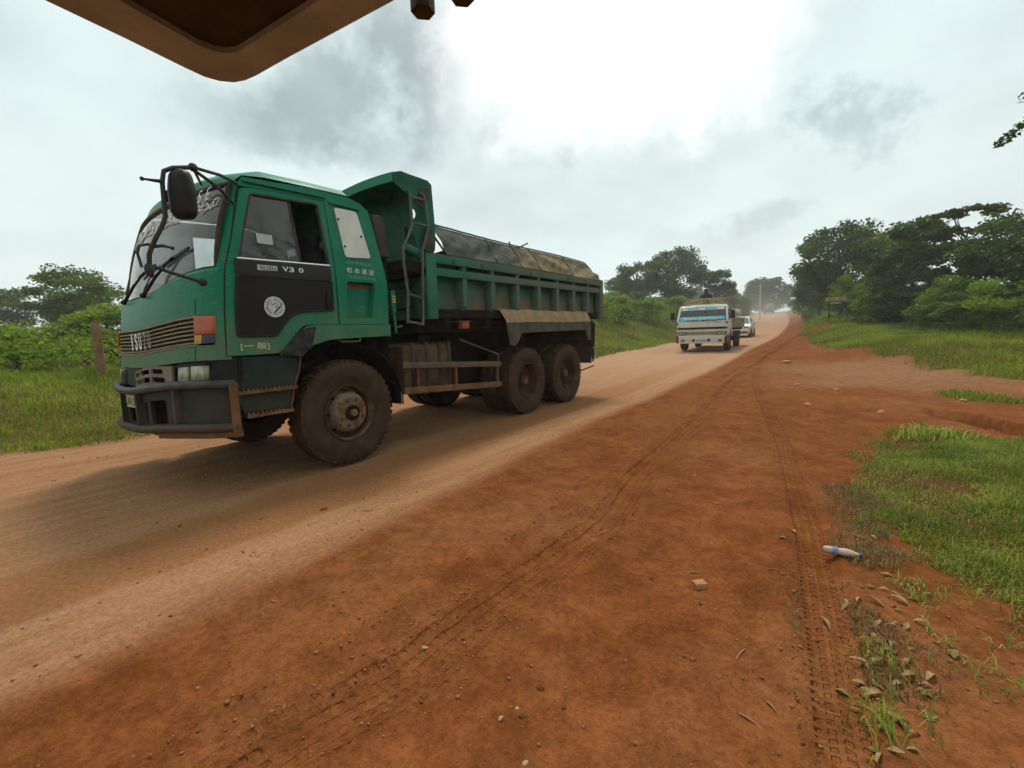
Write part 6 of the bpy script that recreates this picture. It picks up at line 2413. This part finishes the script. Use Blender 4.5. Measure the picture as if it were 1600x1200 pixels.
def px_ground(px, py):
    """point of the level ground seen at a place of the photograph (used once, for scattered litter)"""
    u, v = px - 800, py - 600
    cr, sr = math.cos(ROLL), math.sin(ROLL)
    u, v = u * cr + v * sr, -u * sr + v * cr
    d = F_ + R0 * (u / 703.8) - U0 * (v / 703.8)
    t = -CAM.z / d.z
    return CAM + d * t


for px, py, L, (a_, f_), lab in STICKS:
    p = px_ground(px, py)
    stick(p.x, p.y, L, cam_dir(a_, f_), .0035, lab)
rl = random.Random(9)
STONEM = mat('pale_stone', (.40, .26, .15), .9, 0, .2, 25, bump=.3, bscale=60)
STONED = mat('red_clod', (.16, .06, .022), .95, 0, .25, 25, bump=.5, bscale=60)


def stone_mesh(r_, seed, m_, name='stone'):
    b_ = MB()
    b_.sphere((0, 0, 0), r_, 9, 6, (1, .75, .5))
    rg = random.Random(seed)
    k_ = [rg.uniform(.72, 1.2) for _ in range(40)]
    b_.v = [tuple(c * k_[i % 9 + (i // 9) * 4 % 30] for c in v) for i, v in enumerate(b_.v)]
    o = b_.build(name, m_, None, smooth=0)
    me_ = o.data
    bpy.data.objects.remove(o, do_unlink=True)
    return me_


SM = [stone_mesh(1, i, STONEM) for i in range(3)]
SMD = [stone_mesh(1, i + 5, STONED) for i in range(3)]
STONES = [(783, 1127, .010, 0, 'cream stone chip lying low in the centre foreground'), (808, 1108, .008, 0, 'cream stone chip right of the larger one in the centre foreground'), (820, 1187, .010, 0, 'round pale pebble with a dark centre at the bottom edge'), (1085, 742, .012, 0, 'pale pebble on the red shoulder midway to the white lorry'),
          (1120, 785, .014, 0, 'pale pebble near the faint track in the middle distance'), (1376, 645, .045, 0, 'pale stone on the bare dirt above the foreground grass'), (1230, 573, .14, 0, 'long pale stone on the red shoulder below the grass bank'), (1270, 557, .10, 0, 'pale stone at the lower edge of the grass bank'),
          (1250, 590, .06, 0, 'pale stone left of the rutted patch on the shoulder'), (1245, 604, .06, 0, 'pale stone below the rutted patch on the shoulder'), (1307, 612, .05, 0, 'pale stone right of the rutted patch'), (1262, 635, .05, 0, 'pale stone by the track in the bare dirt'),
          (272, 668, .075, 0, 'pale stone at the grass edge below the green truck bumper'), (1018, 908, .012, 1, 'dark red clod near the brick piece'), (845, 1075, .016, 1, 'dark clod in the lower centre dirt'), (815, 1120, .010, 1, 'small dark clod beside the cream chips'), (880, 1098, .012, 1, 'dark crumb cluster right of the cream chips'),
          (1505, 627, .05, 0, 'small pale stone beside the isolated grass patch'), (505, 797, .025, 1, 'dark clod on the pale road strip'), (663, 1005, .013, 0, 'lone pale pebble in the left foreground dirt'), (1365, 1000, .018, 0, 'cream pebble among the dead leaves')]
for px, py, r_, kd, lab in STONES:
    p = px_ground(px, py)
    o = bpy.data.objects.new('stone' if kd == 0 else 'clod', rl.choice(SM if kd == 0 else SMD))
    COL.objects.link(o)
    z_ = gz(p.x, p.y)
    o.location = (p.x, p.y, z_ + r_ * .25)
    o.scale = (r_, r_, r_ * (.6 if r_ > .05 else 1))
    o.rotation_euler = (rl.uniform(-.2, .2), rl.uniform(-.2, .2), rl.uniform(0, 6))
    prop(o, lab, 'stone' if kd == 0 else 'clod', 'stones on the dirt')
# crumbs too small and many to count
rs = np.random.RandomState(77)
n = 11000
x = np.concatenate([rs.uniform(.9, 5.4, n), rs.uniform(-3.4, 1.2, n // 3)]); y = np.concatenate([rs.uniform(-2.6, 5.5, n), rs.uniform(-4, 9, n // 3)])
for a_, w_ in ((TRACKS[0][0], .10), (TRACKS[1][0], .16), (TRACKS[2][0], .09)):
    m_ = 1500
    yt = rs.uniform(-2.6, 3.5, m_)
    xt = np.interp(yt, *a_) + np.where(rs.uniform(0, 1, m_) < .5, -1, 1) * w_ + rs.normal(0, .035, m_)
    x, y = np.concatenate([x, xt]), np.concatenate([y, yt])
n_t = 4500
k = (grass_amount(x, y) < .5) & (fbm(x * 1.6 + 3, y * 1.6, 3) + .25 * (fbm(x * 7, y * 7, 2) - .5) > np.where(np.arange(len(x)) >= len(x) - n_t, .38, .47))
x, y = x[k], y[k]
z = ground_z(x, y)
r_ = .0016 + .0085 * rs.uniform(0, 1, len(x)) ** 5
r_ = np.where(x < .9, r_ * 1.5, r_)
oc = np.array([(1, 0, 0), (-1, 0, 0), (0, 1, 0), (0, -1, 0), (0, 0, .7), (0, 0, -.7)], float)
fo = np.array([(0, 2, 4), (2, 1, 4), (1, 3, 4), (3, 0, 4), (2, 0, 5), (1, 2, 5), (3, 1, 5), (0, 3, 5)])
J = rs.uniform(.6, 1.4, (len(x), 6, 1))
V_ = (oc[None] * J * r_[:, None, None] + np.stack([x, y, z + r_ * .3], -1)[:, None]).reshape(-1, 3)
Fq_ = (fo[None] + (np.arange(len(x)) * 6)[:, None, None]).reshape(-1, 3)
prop(big_mesh('gravel', V_, Fq_, mat('grit', (.24, .105, .045), .95, 0, .6, 30)), 'tiny gravel crumbs strewn over the red dirt', 'gravel', None, 'stuff')
# dead leaves by the track
DRY = mat('dead_leaf', (.29, .185, .08), .8, 0, .25, 40)
DRYG = mat('yellowing_leaf', (.16, .125, .035), .8, 0, .25, 40)


def leaf_mesh(L, wd, curl, m_):
    b_ = MB()
    rows_ = []
    for i in range(6):
        t = i / 5
        wv = wd * math.sin(math.pi * min(.98, t * .93 + .04)) ** .8
        zc = curl * math.sin(t * 3.1) + .002
        rows_.append([(L * (t - .5), -wv, zc + wv * .35), (L * (t - .5), 0, zc), (L * (t - .5), wv, zc + wv * .35)])
    b_.loft(rows_)
    rows2 = [[(x_, y_, z_ - .0012) for x_, y_, z_ in r__] for r__ in rows_]
    b_.loft(rows2)
    o = b_.build('leaf', m_, None, smooth=50)
    me_ = o.data
    bpy.data.objects.remove(o, do_unlink=True)
    return me_


LM = [leaf_mesh(.05, .010, .006, DRY), leaf_mesh(.07, .007, .009, DRY), leaf_mesh(.04, .012, .004, DRYG), leaf_mesh(.06, .009, .012, DRY)]
LEAVES = [(1240, 832, 'single curled yellow leaf left of the bottle'), (1222, 845, 'small dry leaf beside the yellow one left of the bottle'), (1385, 903, 'long dry leaf to the right of the bottle cap'), (1365, 838, 'pale leaf in the worn strip above the bottle'), (1345, 842, 'thin dry leaf lying in the worn strip above the bottle')]
for px, py, lab in LEAVES:
    p = px_ground(px, py)
    o = bpy.data.objects.new('dead_leaf', rl.choice(LM))
    COL.objects.link(o)
    o.location = (p.x, p.y, gz(p.x, p.y) + .003)
    o.rotation_euler = (rl.uniform(-.3, .3), rl.uniform(-.3, .3), rl.uniform(0, 6))
    prop(o, lab, 'leaf', 'single fallen leaves')
for i in range(64):
    t = rl.random()
    px, py = 1315 + rl.gauss(60, 38) + 30 * t, 920 + 260 * t + rl.gauss(0, 14)
    p = px_ground(px, py)
    o = bpy.data.objects.new('dead_leaf', rl.choice(LM))
    COL.objects.link(o)
    s_ = rl.uniform(.45, 1.25)
    o.scale = (s_, s_, s_)
    o.location = (p.x, p.y, gz(p.x, p.y) + .003)
    o.rotation_euler = (rl.uniform(-.4, .4), rl.uniform(-.4, .4), rl.uniform(0, 6))
    prop(o, 'dry brown leaf in the litter between the tread marks and the foreground grass', 'leaf', 'leaf litter along the tread marks')

# ------------------------------------------------------------------ panel jutting in overhead
PZ = 1.739
ovp = empty('overhead_panel', (3.0, -2.4, PZ), 0, 'dusty brown rounded panel corner with a dark inset jutting in at the upper left', 'panel')
out_ = [(2.902, -2.462), (2.886, -2.364), (2.868, -2.275), (2.864, -2.245), (2.870, -2.222), (2.886, -2.203), (2.91, -2.193), (2.942, -2.188), (3.041, -2.180), (3.295, -2.156), (3.45, -2.145), (3.50, -2.75), (2.93, -2.75)]
inn_ = [(2.983, -2.399), (2.958, -2.288), (2.960, -2.266), (2.970, -2.251), (2.990, -2.241), (3.01, -2.239), (3.21, -2.223), (3.40, -2.21), (3.44, -2.70), (3.0, -2.70)]
L2 = lambda p: (p[0] - 3.0, p[1] + 2.4)
b = MB()
o2, i2 = [L2(p) for p in out_], [L2(p) for p in inn_]
b.panel(o2, lambda a, c, d: Vector((a, c, d)), .022, holes=[i2], step=.05)
rim = b.build('rim', mat('dusty_brown_rim', (.36, .42, .47), .8, 0, .18, 9, bump=.25, bscale=80, streak=.2), ovp, bevel=.004, smooth=40)
b = MB()
b.panel(i2, lambda a, c, d: Vector((a, c, .010 + d)), .008, step=.08)
b.build('dark_inset', mat('dark_trim_inset', (.05, .045, .043), .9, 0, .2, 20, bump=.2, bscale=120), ovp)
b = MB()
b.panel(o2, lambda a, c, d: Vector((a, c, .024 + d)), .006)
b.build('back_cover', mat('dark_trim_inset', (.022, .017, .015)), ovp)
for px, zz, rr_, lab in (((3.318, -2.120), .004, .0185, 'a'), ((3.372, -2.090), .016, .0185, 'b')):
    b = MB()
    x_, y_ = px[0] - 3.0, px[1] + 2.4
    b.cyl((x_, y_, zz - .012), (x_, y_, zz + .014), rr_, 6)
    b.cyl((x_, y_, zz + .008), (x_, y_, zz + .04), rr_ * .55, 10)
    b.build('bolt', mat('dark_bolt', (.055, .042, .035), .5, .3, .2, 60), ovp, bevel=.0012)
b = MB()
b.tube([(.29, .245, .03), (.33, .29, .035), (.38, .335, .035)], .008, 6)
b.build('bolt_bracket', mat('dark_bolt', (.055, .042, .035)), ovp)

# ------------------------------------------------------------------ dusty air
hz_ = MB()
hz_.box((-260, -130, -8), (260, 420, 17.5))
ho = hz_.build('haze', [], None, smooth=0, kind='stuff')
hm = bpy.data.materials.new('dusty_air')
hm.use_nodes = True
ht = hm.node_tree
ht.nodes.clear()
pv = ht.nodes.new('ShaderNodeVolumePrincipled')
pv.inputs['Color'].default_value = (.97, .94, .88, 1)
pv.inputs['Density'].default_value = .0015
pv.inputs['Anisotropy'].default_value = .2
on = ht.nodes.new('ShaderNodeOutputMaterial')
ht.links.new(pv.outputs[0], on.inputs['Volume'])
ho.data.materials.append(hm)

# dust hanging over the far stretch of the road, stirred up by the vehicles
dc = MB()
dc.sphere((0, 0, 0), 1, 20, 12, (9, 48, 4.2))
dco = dc.build('dust_cloud', [], None, smooth=0, kind='stuff', label='pale dust hanging over the road behind the white lorry', category='dust')
dco.location = (-4.5, 76, 2.6)
dm = bpy.data.materials.new('road_dust')
dm.use_nodes = True
dt = dm.node_tree
dt.nodes.clear()
tc = dt.nodes.new('ShaderNodeTexCoord')
mp = dt.nodes.new('ShaderNodeMapping')
mp.inputs['Scale'].default_value = (1 / 9, 1 / 48, 1 / 4.2)
ln_ = dt.nodes.new('ShaderNodeVectorMath')
ln_.operation = 'LENGTH'
mr = dt.nodes.new('ShaderNodeMapRange')
mr.interpolation_type = 'SMOOTHSTEP'
for i_, v_ in ((1, 1.0), (2, .15), (3, 0.0), (4, .011)):
    mr.inputs[i_].default_value = v_
vp = dt.nodes.new('ShaderNodeVolumePrincipled')
vp.inputs['Color'].default_value = (.95, .86, .73, 1)
od = dt.nodes.new('ShaderNodeOutputMaterial')
dt.links.new(tc.outputs['Object'], mp.inputs[0])
dt.links.new(mp.outputs[0], ln_.inputs[0])
dt.links.new(ln_.outputs['Value'], mr.inputs[0])
dt.links.new(mr.outputs[0], vp.inputs['Density'])
dt.links.new(vp.outputs[0], od.inputs['Volume'])
dco.data.materials.append(dm)
SC.cycles.volume_step_rate = 3.0
SC.cycles.volume_max_steps = 64
